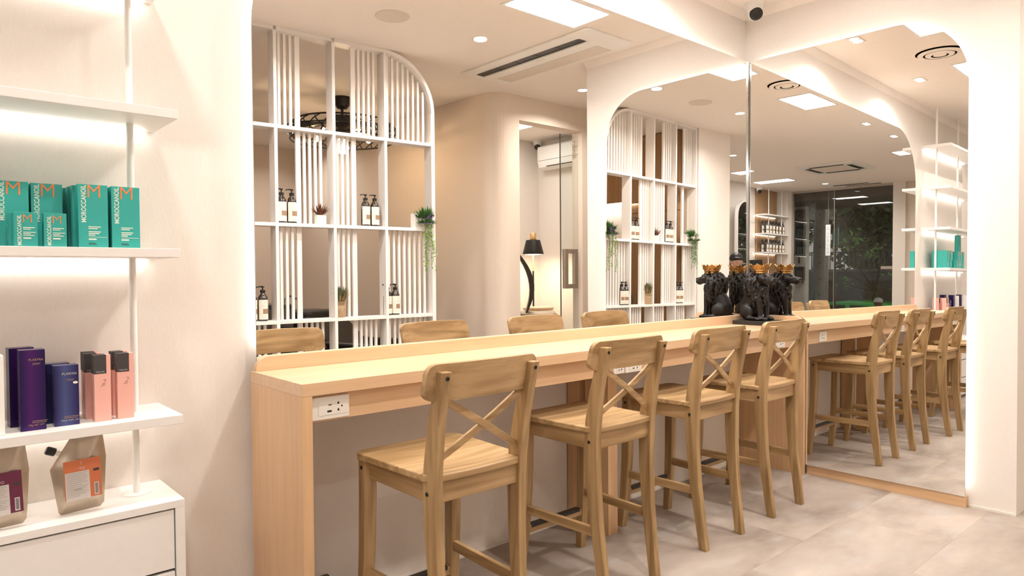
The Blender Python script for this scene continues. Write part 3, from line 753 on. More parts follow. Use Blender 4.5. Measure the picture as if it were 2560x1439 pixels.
def make_bottle(label, loc, group, rz=0.0):
    t = thing('pump_bottle', label, 'bottle', loc, rz, group)
    MB().lathe([(0.030, 0), (0.0335, 0.004), (0.0335, 0.148), (0.031, 0.160), (0.024, 0.174), (0.0145, 0.186), (0.013, 0.197), (0.0, 0.197)], n=20).build('bottle_body', m_brownb, t)
    MB().lathe([(0.016, 0.193), (0.017, 0.196), (0.017, 0.210), (0.010, 0.213), (0.0045, 0.214), (0.0045, 0.228)], n=16).build('pump_collar', m_blackp, t)
    MB().lathe([(0.011, 0.228), (0.012, 0.231), (0.010, 0.238)], n=14).tube([(0, 0, 0.234), (-0.020, 0, 0.235), (-0.040, 0, 0.232), (-0.044, 0, 0.226)], [0.006, 0.005, 0.004, 0.003], 8).build('pump_head', m_blackp, t)
    n = 18; rr = []
    lab = MB(); vs = []; fs = []
    for j in range(n+1):
        a = PI/2-1.25+2.5*j/n
        for z in (0.012, 0.145): vs.append((0.0341*math.cos(a), 0.0341*math.sin(a), z))
    for j in range(n): fs.append((2*j, 2*j+1, 2*j+3, 2*j+2))
    lb = lab.add(vs, fs, True).build('label', m_label, t)
    def patch(name, a0, a1, z0, z1, m, r=0.0344, k=6):
        v = []; f = []
        for j in range(k+1):
            a = a0+(a1-a0)*j/k
            for z in (z0, z1): v.append((r*math.cos(a), r*math.sin(a), z))
        for j in range(k): f.append((2*j, 2*j+1, 2*j+3, 2*j+2))
        return MB().add(v, f, True).build(name, m, lb)
    patch('brown_block', PI/2-0.95, PI/2+0.35, 0.050, 0.084, m_labelb)
    for z in (0.098, 0.105, 0.024): patch('print_line', PI/2-0.8, PI/2+0.7, z, z+0.0012, m_inkg)
    patch('print_mark', PI/2-0.06, PI/2+0.10, 0.124, 0.130, m_inkg)
    return t
gb = 'pump bottles on the room divider'
b0 = make_bottle('dark pump bottle on the divider, left of the pair nearest the russet succulent', onshelf(-0.775, -0.045, 1.6052), gb)
for lb, x, z in (('dark pump bottle on the divider, right of the pair nearest the russet succulent', -0.702, 1.6052),
                 ('dark pump bottle, left of the pair on the upper divider shelf, right bay', -0.145, 1.6052), ('dark pump bottle, right of the pair on the upper divider shelf, right bay', -0.070, 1.6052),
                 ('dark pump bottle, left of the pair on the lower divider shelf under the hanging flowers', 0.028, 0.9352), ('dark pump bottle, right of the pair on the lower divider shelf under the hanging flowers', 0.094, 0.9352),
                 ('dark pump bottle, left of the pair at the far end of the lower divider shelf', -0.985, 0.9352), ('dark pump bottle, right of the pair at the far end of the lower divider shelf', -0.912, 0.9352)):
    dup(b0, onshelf(x, -0.045, z), 0, lb)

def leafmesh(L, w, bend=0.3):
    return [(0,0,0), (w/2, 0, L*0.35), (0, bend*L*0.25, L*0.35), (-w/2, 0, L*0.35), (0, bend*L, L)], [(0,1,2), (0,2,3), (1,4,2), (2,4,3)]
def tuft(mb, n, L, w, spread, c=(0,0,0), r0=0.01, bend=0.3, seed=1):
    R_ = random.Random(seed)
    for i in range(n):
        a = R_.uniform(0, 2*PI); tilt = spread*math.sqrt(R_.random()); l = L*R_.uniform(0.7, 1.05)
        vs, fs = leafmesh(l, w, bend*R_.uniform(-0.4, 1))
        Rm = Euler((tilt, 0, 0)).to_matrix(); Rz = Euler((0, 0, a)).to_matrix()
        mb.add([tuple(Vector(c)+Rz @ (Rm @ Vector(v)+Vector((0, -r0*tilt, 0)))) for v in vs], fs)
    return mb
# russet succulent
t = thing('potted_succulent', 'small white cube pot with a spiky russet succulent', 'plant', onshelf(-0.497, -0.050, 1.6052))
MB().prism([(-0.034,-0.030),(0.034,-0.030),(0.036,0.03),(-0.036,0.03)], 0, 0.066, 'z').build('pot', m_petalw, t, bevel=0.005)
stuff(tuft(MB(), 60, 0.098, 0.013, 1.0, (0, 0, 0.06), seed=3).build('leaves', m_leafr, t))
# burlap grass
t = thing('potted_grass', 'dry grass tuft in a tied burlap sack on the lower divider shelf', 'plant', onshelf(-0.355, -0.050, 0.9352)); t.scale = (1.12, 1.12, 1.12)
MB().lathe([(0.032, 0), (0.037, 0.006), (0.036, 0.045), (0.038, 0.07), (0.030, 0.082), (0.037, 0.095), (0.041, 0.104), (0.030, 0.1)], n=18).build('burlap_sack', m_burlap, t)
MB().tube([(0.031*math.cos(a), 0.031*math.sin(a), 0.082) for a in [i*PI/8 for i in range(16)]], 0.002, 6, closed=True).tube([(0, 0.032, 0.08), (0.012, 0.036, 0.06), (0.02, 0.037, 0.035)], 0.0016, 6).tube([(0, 0.032, 0.08), (-0.012, 0.036, 0.062), (-0.018, 0.037, 0.03)], 0.0016, 6).tube([(0.001,0.033,0.08),(0.014,0.037,0.088),(0.02,0.037,0.078),(0.002,0.034,0.081),(-0.014,0.037,0.09),(-0.02,0.037,0.08),(0,0.033,0.08)], 0.0015, 6).build('string_bow', m_straw, t)
stuff(tuft(MB(), 130, 0.120, 0.010, 0.42, (0, 0, 0.088), r0=0.05, seed=5).build('dark_blades', m_olive, t))
stuff(tuft(MB(), 90, 0.110, 0.009, 0.5, (0, 0, 0.092), r0=0.05, seed=6).build('straw_blades', m_straw, t))
def trailing(label, x, z, petals, seed, drop, sx=1):
    R_ = random.Random(seed)
    t = thing('trailing_plant', label, 'plant', onshelf(x, -0.045, z))
    box('planter_box', m_white, t, -0.085*sx-0.0, -0.030, 0, -0.005*sx, 0.028, 0.112, bevel=0.002)
    top = MB(); fl_ = MB(); vine = MB(); lf = MB()
    tuft(top, 150, 0.085, 0.013, 1.35, (0.0, 0.02, 0.075), r0=0.03, seed=seed)
    tuft(top, 130, 0.060, 0.013, 1.6, (0.005, 0.055, 0.035), r0=0.03, seed=seed+2)
    tuft(top, 70, 0.095, 0.012, 0.8, (0.02, 0.03, 0.085), r0=0.03, seed=seed+1)
    for i in range(34):
        c = Vector((R_.uniform(-0.03, 0.045), R_.uniform(0.055, 0.085), R_.uniform(0.035, 0.105)))
        for k in range(6):
            a = k*PI/3+R_.random(); d = Vector((math.cos(a), 0.5, math.sin(a)))*0.015
            u = Vector((-math.sin(a), 0, math.cos(a)))*0.006
            fl_.add([tuple(c), tuple(c+d*0.6+u), tuple(c+d), tuple(c+d*0.6-u)], [(0,1,2,3)])
    for i in range(8):
        x0 = -0.035+0.012*i+R_.uniform(-0.004, 0.004); p0 = Vector((x0, R_.uniform(0.03, 0.06), 0.06)); L = drop*R_.uniform(0.55, 1.0)
        sway = R_.uniform(-0.02, 0.05); pts = []
        for k in range(15):
            s = k/14; pts.append(p0+Vector((sway*s*s+0.006*math.sin(s*14+i), 0.035*math.sin(min(s*5, PI/2)), 0.02*math.sin(min(s*6, PI))-L*s)))
        vine.tube(pts, 0.0012, 4)
        for k in range(2, 15):
            for sd in (-1, 1):
                if R_.random() < 0.25: continue
                for q in range(1):
                    c = pts[k-1].lerp(pts[k], R_.random()); l = R_.uniform(0.012, 0.023); dirv = Vector((sd*R_.uniform(0.5, 1), R_.uniform(-0.3, 0.5), R_.uniform(-1.0, 0.3))).normalized()
                    w = dirv.cross(Vector((0, 1, 0))).normalized()*l*0.3
                    lf.add([tuple(c), tuple(c+dirv*l*0.5+w), tuple(c+dirv*l), tuple(c+dirv*l*0.5-w)], [(0,1,2,3)])
    stuff(top.build('foliage', m_leaf, t)); stuff(fl_.build('flowers', petals, t)); stuff(vine.build('vines', m_leaf, t)); stuff(lf.build('vine_leaves', m_leaf2 if seed % 2 else m_leaf, t))
    return t
trailing('trailing plant with violet flowers hanging off the arched end of the divider', 0.335, 1.6052, m_purple, 11, 0.42)
trailing('trailing plant with white flowers at the far end of the divider', -1.165, 1.6052, m_petalw, 22, 0.38, -1)

# ================================================================== CEILING FITTINGS
def panel_light(label, x0, x1, y0, y1, p):
    t = thing('ceiling_panel_light', label, 'ceiling light', ((x0+x1)/2, (y0+y1)/2, CZ), 0, 'flush ceiling panel lights')
    w, d = (x1-x0)/2, (y1-y0)/2
    fr = MB()
    for a in ((-w-0.022, -d-0.022, -0.006, w+0.022, -d, 0), (-w-0.022, d, -0.006, w+0.022, d+0.022, 0), (-w-0.022, -d, -0.006, -w, d, 0), (w, -d, -0.006, w+0.022, d, 0)): fr.box(*a)
    fr.build('frame', m_whitep, t)
    box('diffuser', m_lens, t, -w, -d, -0.003, w, d, -0.0005)
    area('panel_glow', (0, 0, -0.008), 2*w, 2*d, p, NEUT, parent=t)
    return t
panel_light('flush rectangular ceiling light nearest the mirror corner', -1.275, -0.65, -0.93, -0.618, P_PANEL)
panel_light('flush rectangular ceiling light above the second stool from the left', -2.775, -2.20, -0.875, -0.58, P_PANEL)
panel_light('small square ceiling light toward the street, above the counter side', -6.19, -5.89, -1.10, -0.965, P_PANEL*0.4)
panel_light('long ceiling light toward the slatted wall, nearer the shop window', -7.49, -7.23, -3.80, -3.18, P_PANEL*0.8)
panel_light('long ceiling light toward the slatted wall, beside the pillar', -6.07, -5.80, -3.84, -3.18, P_PANEL*0.8)
panel_light('ceiling light inside the small treatment room', 0.66, 1.27, -3.62, -3.30, P_PANEL*0.9)
DL = None
def down(label, x, y, p=P_DOWN):
    t = thing('round_downlight', label, 'ceiling light', (x, y, CZ), 0, 'round ceiling downlights')
    MB().lathe([(0.047, -0.0025), (0.058, -0.005), (0.062, -0.003), (0.062, 0)], n=28, caps=False).build('trim_ring', m_whitep, t)
    MB().lathe([(0.0, -0.003), (0.046, -0.003), (0.046, -0.0005)], n=28).build('lamp_lens', m_lens, t)
    area('downlight_glow', (0, 0, -0.008), 0.09, 0.09, p, WARM, parent=t, shape='DISK', spread=math.radians(150))
    return t
down('round downlight nearest the mirror corner', -0.985, -1.535)
down('round downlight above the divider side, mid room', -2.386, -1.557)
down('round downlight over the corridor by the treatment-room door', 0.627, -2.026)
down('round downlight near the pillar, toward the street', -4.465, -2.96)
down('round downlight above the far lounge, by the slatted wall', -8.3, -3.0, P_DOWN*0.8)
down('round downlight over the front area by the shop window', -7.6, -1.0, P_DOWN*0.8)
down('added out-of-view downlight brightening the wash area behind the divider', -0.6, -5.6, P_DOWN*0.6)  # added lamp, placed out of view to keep the wash area from going dark
def twin(label, x, y):
    t = thing('twin_spotlight', label, 'ceiling light', (x, y, CZ), 0, 'square twin ceiling spotlights')
    MB().prism([(-0.075,-0.042),(0.075,-0.042),(0.075,0.042),(-0.075,0.042)], -0.004, 0, 'z').build('square_frame', m_whitep, t, bevel=0.001)
    for s in (-1, 1):
        MB().lathe([(0.0, -0.0055), (0.028, -0.0055), (0.030, -0.0042)], (s*0.035, 0, 0), 20).build('lamp_lens', m_lens, t)
    for s in (-1, 1): area('spot_glow', (s*0.035, 0, -0.007), 0.052, 0.052, P_TWIN/2, WARM, parent=t, shape='DISK', spread=math.radians(140))
    return t
twin('square twin spotlight close to the corner mirrors', -1.044, -0.265); twin('square twin spotlight above the left half of the counter', -2.464, -0.256)
twin('square twin spotlight above the display shelving', -3.895, -0.702); twin('square twin spotlight beyond the display shelving, toward the street', -4.815, -0.723)
t = thing('air_diffuser', 'round white ceiling air diffuser with concentric rings', 'air vent', (-1.78, -0.60, CZ))
for r0, r1, z in ((0.165, 0.205, -0.004), (0.112, 0.150, -0.020), (0.060, 0.098, -0.026), (0.0, 0.045, -0.028)):
    MB().lathe([(r1, 0 if r0 > 0.16 else -0.012), (r1, z+0.006), (r0 if r0 else 0.001, z), (r0 if r0 else 0.001, z+0.004), (r1-0.004, z+0.010)][::-1], n=40, caps=False).build('ring', m_ceil, t)
MB().lathe([(0.165, -0.001), (0.0, -0.001)], n=32).build('throat', m_grille, t)
t = thing('ceiling_speaker', 'round flat perforated ceiling speaker', 'speaker', (-1.70, -1.565, CZ))
MB().lathe([(0.100, -0.004), (0.108, -0.006), (0.112, -0.003), (0.112, 0)], n=36, caps=False).build('rim', m_grille, t)
MB().lathe([(0.0, -0.004), (0.100, -0.004), (0.100, -0.001)], n=36).build('grille', m_grille, t)
def camera_dome(label, loc, look, group='ceiling security cameras'):
    t = thing('security_camera', label, 'camera', loc, 0, group)
    MB().lathe([(0.040, -0.070), (0.046, -0.060), (0.058, -0.008), (0.060, 0.0)], n=28).build('housing', m_whitep, t)
    d = Vector(look).normalized(); c = Vector((0, 0, -0.070))
    MB().ell(c, 0.043, 20, 12).build('ball', m_whitep, t)
    MB().tube([c+d*0.018, c+d*0.0405, c+d*0.046], [0.041, 0.0365, 0.030], 24).build('lens', m_blackp, t)
    return t
camera_dome('white ceiling camera with black lens in the mirror corner', (-0.09, -0.10, CZ), (-0.6, -0.75, -0.35))
camera_dome('white ceiling camera inside the small treatment room', (1.955, -4.04, CZ), (-0.7, 0.7, -0.4))
camera_dome('white ceiling camera beside the slatted wall', (-7.90, -4.04, CZ), (0.5, 0.6, -0.4))
# one-way cassette
t = thing('ceiling_air_conditioner', 'long one-way ceiling cassette with dark air slot', 'air conditioner', (-0.328, -1.59, CZ))
def rrect(x0, y0, x1, y1, r, n=5):
    return arc(x1-r, y1-r, r, 0, PI/2, n)+arc(x0+r, y1-r, r, PI/2, PI, n)+arc(x0+r, y0+r, r, PI, 3*PI/2, n)+arc(x1-r, y0+r, r, 3*PI/2, 2*PI, n)
MB().prism(rrect(-0.25, -0.72, 0.255, 0.72, 0.03), -0.014, 0, 'z').build('panel', m_whitep, t, bevel=0.003)
MB().prism(rrect(-0.145, -0.64, -0.055, 0.54, 0.02), -0.0152, -0.0135, 'z').build('air_slot', m_black, t)
for k in range(4): box('slot_rib', m_dgrey, t, -0.145, -0.41+k*0.235, -0.0175, -0.058, -0.395+k*0.235, -0.0152)
MB().prism([(-0.068,-0.64),(-0.046,-0.64),(-0.046,0.54),(-0.068,0.54)], -0.028, -0.0152, 'z').build('louver', m_whitep, t, bevel=0.003)
MB().prism([(0.075,-0.62),(0.235,-0.62),(0.235,0.52),(0.075,0.52)], -0.0165, -0.0142, 'z').build('intake_grille', m_grille, t)
box('name_badge', m_grille, t, -0.010, -0.05, -0.0150, -0.004, 0.05, -0.0141)
# four-way cassette
t = thing('ceiling_air_conditioner', 'square four-way ceiling cassette toward the shop window', 'air conditioner', (-6.60, -2.145, CZ))
MB().prism(rrect(-0.44, -0.44, 0.44, 0.44, 0.04), -0.028, 0, 'z').build('panel', m_whitep, t, bevel=0.004)
box('intake_grille', m_grille, t, -0.22, -0.22, -0.033, 0.22, 0.22, -0.0285)
for a in range(4):
    q = box('air_slot', m_black, t, -0.25, 0.27, -0.0305, 0.25, 0.345, -0.0283); q.rotation_euler = (0, 0, a*PI/2)
for i, (x, y) in enumerate(((-8.88, -2.57), (-8.70, -2.72))):
    t = thing('slot_diffuser', ['black linear ceiling slot nearest the shop window', 'black linear ceiling slot just inside the other one'][i], 'air vent', (x, y, CZ), 0)
    box('slot', m_black, t, -0.035, -0.30, -0.003, 0.035, 0.30, 0); 
    box('slot_fin', m_dgrey, t, -0.004, -0.30, -0.006, 0.004, 0.30, -0.003)

# ================================================================== CAGED CEILING FAN
t = thing('ceiling_fan', 'black caged ceiling fan lamp with warm bulbs behind the divider', 'fan', (-0.951, -3.681, CZ))
MB().lathe([(0.0, -0.115), (0.045, -0.108), (0.072, -0.075), (0.082, -0.03), (0.082, 0)], n=28).build('canopy', m_black, t)
MB().lathe([(0.014, -0.20), (0.014, -0.10)], n=12).build('rod', m_black, t)
MB().lathe([(0.05, -0.42), (0.10, -0.40), (0.105, -0.26), (0.06, -0.20), (0.02, -0.19)], n=24).build('motor', m_black, t)
RT, RB = 0.44, 0.51
def ringpts(r, z, n=48): return [(r*math.cos(2*PI*i/n), r*math.sin(2*PI*i/n), z) for i in range(n)]
MB().tube(ringpts(RT, -0.245), 0.009, 6, closed=True).build('cage_ring', m_black, t)
MB().tube(ringpts(RB, -0.33), 0.006, 6, closed=True).build('cage_ring', m_black, t)
MB().tube(ringpts(0.48, -0.41), 0.009, 6, closed=True).build('cage_ring', m_black, t)
vm = MB()
for i in range(48):
    a = 2*PI*i/48; tw = 0.28*(1 if i % 2 else -1)
    pts = []
    for k in range(7):
        s = k/6; rr_ = RT+(RB-RT)*math.sin(PI*min(s*1.1, 1)); aa = a+tw*s
        pts.append((rr_*math.cos(aa), rr_*math.sin(aa), -0.245-0.165*s))
    vm.tube(pts, 0.0055, 5)
stuff(vm.build('cage_wires', m_black, t))
for i in range(4):
    a = i*PI/2+0.5; c, s = math.cos(a), math.sin(a)
    bl = MB().add([(0.09*c-0.05*s, 0.09*s+0.05*c, -0.22), (0.09*c+0.05*s, 0.09*s-0.05*c, -0.22), (RT*c+0.08*s, RT*s-0.08*c, -0.26), (RT*c-0.08*s, RT*s+0.08*c, -0.26),
                   (0.09*c-0.05*s, 0.09*s+0.05*c, -0.235), (0.09*c+0.05*s, 0.09*s-0.05*c, -0.235), (RT*c+0.08*s, RT*s-0.08*c, -0.34), (RT*c-0.08*s, RT*s+0.08*c, -0.34)],
                  [(0,1,2,3), (4,7,6,5), (0,4,5,1), (1,5,6,2), (2,6,7,3), (3,7,4,0)]).build('arm', m_black, t)
for i in range(5):
    a = i*2*PI/5+0.2; c, s = math.cos(a), math.sin(a)
    h = MB().tube([(0.10*c, 0.10*s, -0.30), (0.22*c, 0.22*s, -0.30), (0.24*c, 0.24*s, -0.31)], 0.012, 8).tube([(0.24*c, 0.24*s, -0.32), (0.25*c, 0.25*s, -0.34)], 0.018, 10).build('lamp_holder', m_brass, t)
    MB().ell((0.256*c, 0.256*s, -0.372), (0.030, 0.030, 0.042), 14, 10).build('bulb', m_bulb, h)
pl = bpy.data.lights.new('fan_lamp', 'POINT'); pl.energy = 18; pl.color = (1.0, 0.70, 0.42); pl.shadow_soft_size = 0.06
po = bpy.data.objects.new('fan_lamp', pl); COL.objects.link(po); po.location = (0, 0, -0.48); po.parent = t

# ================================================================== SMALL TREATMENT ROOM BEHIND THE GLASS DOOR
d1 = struct(MB().box(0.842, -2.545, 0.01, 1.100, -2.533, 2.66).build('door_1', m_glass))
box('door_edge', m_dgrey, d1, 0.8385, -2.546, 0.01, 0.8418, -2.532, 2.66)
for s in (0,):
    ty = -2.53 if s == 0 else -2.5485
    yy0, yy1 = (ty, ty+0.040) if s == 0 else (ty-0.040, ty)
    h = MB()
    z0, z1, x0, x1 = 1.085, 1.488, (0.856 if s == 0 else 0.853), (1.045 if s == 0 else 0.99)
    w = 0.046
    for a in ((x0, yy0, z0, x0+w, yy1, z1), (x1-w, yy0, z0, x1, yy1, z1), (x0+w, yy0, z0, x1-w, yy1, z0+w), (x0+w, yy0, z1-w, x1-w, yy1, z1)): h.box(*a)
    h.build('door_handle', m_steel, d1, bevel=0.001)
for z in (2.50, 2.59): MB().tube([(1.065, -2.560, z), (1.065, -2.530, z)], 0.024, 16).build('door_hinge', m_chrome, d1)
t = thing('wall_air_conditioner', 'white split air conditioner on the treatment room wall', 'air conditioner', (2.06, -3.93, 2.54))
MB().prism([(0, 0.02), (-0.12, 0.0), (-0.19, 0.03), (-0.215, 0.10), (-0.215, 0.27), (-0.20, 0.292), (0, 0.292)], 0, 0.85, 'y').build('case', m_whitep, t, bevel=0.006)
box('front_gap', m_dgrey, t, -0.2165, 0.01, 0.108, -0.214, 0.84, 0.112); box('outlet_slot', m_dgrey, t, -0.205, 0.15, 0.030, -0.165, 0.83, 0.040)
t = thing('floor_lamp', 'floor lamp with black cone shade and brass top', 'lamp', (1.62, -3.78, 0))
MB().lathe([(0.0, 0), (0.13, 0), (0.13, 0.015), (0.012, 0.02)][::-1], n=24).build('base', m_black, t)
MB().lathe([(0.011, 0.015), (0.011, 1.27)], n=10).build('pole', m_black, t)
MB().lathe([(0.008, 1.27), (0.008, 1.54)], n=10).tube([(0, 0, 1.53), (-0.025, 0.02, 1.58), (-0.05, 0.05, 1.60)], 0.008, 8).build('upper_pole', m_brass, t)
sh = MB().lathe([(0.128, 1.475), (0.130, 1.482), (0.086, 1.645), (0.0, 1.648), (0.0, 1.640), (0.082, 1.637), (0.122, 1.480)], (-0.045, 0.05, 0), 28).build('lamp_shade', m_black, t)
MB().lathe([(0.040, 1.646), (0.042, 1.65), (0.042, 1.725), (0.038, 1.73), (0.0, 1.73)], (-0.045, 0.05, 0), 20).build('brass_cap', m_brass, sh)
MB().lathe([(0.0, 1.487), (0.118, 1.487), (0.116, 1.492)], (-0.045, 0.05, 0), 24).build('lamp_diffuser', emis('lamp_glow', (1.0, 0.80, 0.58), 14.0), sh)
area('lamp_light', (-0.045, 0.05, 1.47), 0.2, 0.2, 10, (1.0, 0.78, 0.55), parent=t, shape='DISK')
t = thing('side_table', 'round light wood side table under the floor lamp', 'table', (1.53, -3.60, 0))
MB().lathe([(0.0, 0.80), (0.178, 0.80), (0.185, 0.808), (0.185, 0.832), (0.180, 0.838), (0.0, 0.838)], n=36).build('table_top', m_oakx, t)
MB().lathe([(0.15, 0), (0.15, 0.012), (0.022, 0.02), (0.022, 0.80)], n=20).build('pedestal', m_black, t)
t = thing('treatment_chair', 'black reclining chair with tall thin curved back', 'chair', (0.90, -3.30, 0), 0.73)
pr = []
for k in range(13):
    s = k/12; z = 0.78+0.82*s; x = 0.10+0.105*math.sin(PI*min(1, s*1.08))-0.10*s*s*1.6
    pr.append((x, z, 0.006+0.022*math.sin(PI*s)))
MB().rings([[(x-h, -0.24, z), (x+h, -0.24, z), (x+h, 0.20, z), (x-h, 0.20, z)] for x, z, h in pr], smooth=False).build('backrest', m_leather, t, bevel=0.006)
MB().prism(rrect(-0.50, -0.27, 0.26, 0.25, 0.07), 0.70, 0.80, 'z').build('seat', plain('brown_vinyl', (0.22, 0.15, 0.10), 0.5), t, bevel=0.02, seg=3)
MB().lathe([(0.26, 0), (0.26, 0.03), (0.06, 0.06), (0.06, 0.70)], (-0.1, 0, 0), 24).build('pedestal', m_chrome, t)
MB().prism(rrect(0.05, -0.20, 0.44, 0.36, 0.08), 0.775, 0.815, 'z').build('footrest', plain('olive_vinyl', (0.24, 0.18, 0.12), 0.5), t, bevel=0.012, seg=3)

for o in list(COL.objects):
    if o.parent is None and (o.name in ('wall_side', 'wall_door_side', 'trim_3', 'wall_back_room', 'wall_side_room', 'door_1') or (o.location.x > 0.5 and o.location.y < -2.6 and 'category' in o)):
        o.location.x += 0.065; o.location.y -= 0.060
# ================================================================== WASH AREA BEHIND THE DIVIDER
def shampoo(label, x, y, rz):
    t = thing('shampoo_chair', label, 'chair', (x, y, 0), rz, 'shampoo chairs in the wash area')
    MB().prism(rrect(-0.26, -0.10, 0.26, 0.42, 0.08), 0, 0.42, 'z').build('pedestal', m_blackp, t, bevel=0.02)
    MB().prism(rrect(-0.28, -0.75, 0.28, -0.05, 0.09), 0.36, 0.48, 'z').build('seat', m_leather, t, bevel=0.03, seg=3)
    MB().bar((0, -0.05, 0.44), (0, 0.42, 0.80), 0.54, 0.11, (0, -1, 1)).build('backrest', m_leather, t, bevel=0.03, seg=3)
    MB().bar((0, -0.72, 0.43), (0, -1.18, 0.36), 0.50, 0.09, (0, 0, 1)).build('leg_rest', m_leather, t, bevel=0.03, seg=3)
    for s in (-1, 1): MB().box(s*0.30-0.03, -0.55, 0.46, s*0.30+0.03, 0.15, 0.60).build('armrest', m_leather, t, bevel=0.02)
    b = MB().prism(rrect(-0.27, 0.36, 0.27, 0.88, 0.12), 0.55, 0.88, 'z').build('basin', m_blackp, t, bevel=0.03, seg=3)
    MB().prism(rrect(-0.20, 0.43, 0.20, 0.80, 0.10), 0.881, 0.884, 'z').build('bowl', m_dgrey, b)
    MB().tube([(0.1, 0.84, 0.88), (0.1, 0.84, 1.00), (0.1, 0.76, 1.03), (0.1, 0.68, 1.0)], 0.012, 8).build('faucet', m_chrome, b)
    box('unit_column', m_blackp, t, -0.25, 0.70, 0, 0.25, 0.95, 0.55, bevel=0.02)
    return t
s0 = shampoo('black shampoo chair with basin nearest the trolley', -1.62, -4.0, PI*0.96)
dup(s0, (-0.78, -3.85, 0), PI*0.90, 'black shampoo chair with basin nearest the side wall')
t = thing('trolley', 'black salon trolley behind the divider slats', 'trolley', (-2.02, -2.95, 0))
MB().prism(rrect(-0.17, -0.14, 0.17, 0.14, 0.03), 0.06, 1.02, 'z').build('body', m_blackp, t, bevel=0.008)
for k in range(5): box('tray', m_dgrey, t, -0.165, 0.139, 0.12+k*0.18, 0.165, 0.147, 0.26+k*0.18, bevel=0.003)
for sx in (-1, 1):
    for sy in (-1, 1): MB().lathe([(0.001, 0.0), (0.028, 0.012), (0.028, 0.045), (0.012, 0.06)], (sx*0.13, sy*0.10, 0), 12).build('castor', m_dgrey, t)
wc = thing('wall_cabinet', 'walnut wall cabinets above the lit wash niche', 'cabinet', (-2.60, -4.0, 2.16))
for a, b in ((-1.70, -0.74), (-0.73, 0.23), (0.24, 0.82)):
    box('door', m_walnut, wc, 0.002, a, 0.0, 0.10, b, 0.772, bevel=0.002)
box('light_rail', m_led, wc, 0.02, -1.65, -0.016, 0.035, 0.8, -0.002)
tc_ = thing('tall_cabinet', 'tall walnut cabinet beside the lit wash niche', 'cabinet', (-2.60, -2.62, 0))
for z0, z1 in ((0.0, 0.88), (0.886, 2.0), (2.006, 2.92)):
    box('door', m_walnut, tc_, 0.002, -0.55, z0, 0.10, 0.20, z1, bevel=0.002)
lc = thing('wash_counter', 'dark wash counter with walnut doors under the lit niche', 'counter', (-2.60, -4.0, 0))
box('worktop', m_counterdk, lc, 0.002, -1.7, 1.30, 0.12, 0.82, 1.345)
box('dark_front', m_counterdk, lc, 0.002, -1.7, 0.90, 0.10, 0.82, 1.299)
for a, b in ((-1.70, -0.74), (-0.73, 0.23), (0.24, 0.82)): box('door', m_walnut, lc, 0.002, a, 0.0, 0.10, b, 0.899, bevel=0.002)
tag(box('splash_panel', m_white, None, -2.598, -5.7, 1.346, -2.588, -3.185, 2.05), 'glossy white splash panel in the lit wash niche', 'panel')
area('niche_light', (-2.50, -3.9, 2.12), 0.05, 1.8, 3.5, WARM)

# ================================================================== NICHE WITH SLATTED WALL, SHELVES AND BOTTLES
ns = thing('slatted_wall', 'vertical oak slat wall panelling behind the bottle shelves', 'wall panelling', (-8.80, -4.17, 0))
box('backing', m_walnut, ns, 0.0, 0.0005, 0, 0.80, 0.006, 2.93)
sl = MB().box(0, 0.006, 0, 0.024, 0.030, 2.93).mesh('slat', m_slat)
for i in range(20): place(sl, 'slat', ns, (0.004+i*0.040, 0, 0))
bs = thing('bottle_shelf', 'white niche shelving with light strips against oak slats', 'shelf', (-8.37, -4.14, 0))
for z in (2.44, 2.087, 1.735):
    q = box('shelf', m_white, bs, -0.465, 0.002, z-0.024, 0.47, 0.24, z, bevel=0.001)
    box('light_strip', m_led, q, -0.34, 0.006, z-0.031, 0.44, 0.016, z-0.0243)
for x in (-0.30, 0.22):
    MB().lathe([(0.010, 0), (0.010, CZ)], (x, 0.16, 0), 12).build('pole', m_whitep, bs)
k = 0
for z in (2.0872, 1.7352):
    for i in range(6):
        for jy in range(2):
            k += 1
            dup(b0, (-8.07-i*0.125, -4.06+0.09*jy, z), rnd.uniform(-0.2, 0.2), 'dark pump bottle on the slatted niche %s shelf, %s row, %s from the open end' % ('upper' if z > 2 else 'lower', ['back', 'front'][jy], ['first', 'second', 'third', 'fourth', 'fifth', 'sixth'][i]), 'pump bottles in the slatted niche')
# arched mirror on the back wall
t = thing('arched_mirror', 'tall arched mirror in a white frame near the pillar', 'mirror', (-6.76, -4.20, 0.0))
hw, zt = 0.28, 2.60
o1 = [(hw, 0)]+[(hw*math.cos(a), zt-hw+hw*math.sin(a)) for a in [i*PI/20 for i in range(21)]]+[(-hw, 0)]
h2 = hw-0.035
o2 = [(h2, 0.035)]+[(h2*math.cos(a), zt-hw+h2*math.sin(a)) for a in [i*PI/20 for i in range(21)]]+[(-h2, 0.035)]
MB().prism(o1, 0.0, 0.05, 'y').build('frame', m_white, t, bevel=0.003)
MB().box(-0.26, -0.175, 0.0, 0.26, 0.0, 0.04).build('base', m_white, t)
MB().prism(o2, 0.0505, 0.053, 'y').build('mirror_glass', mirror_mat('dim_mirror', (0.80, 0.80, 0.78)), t)
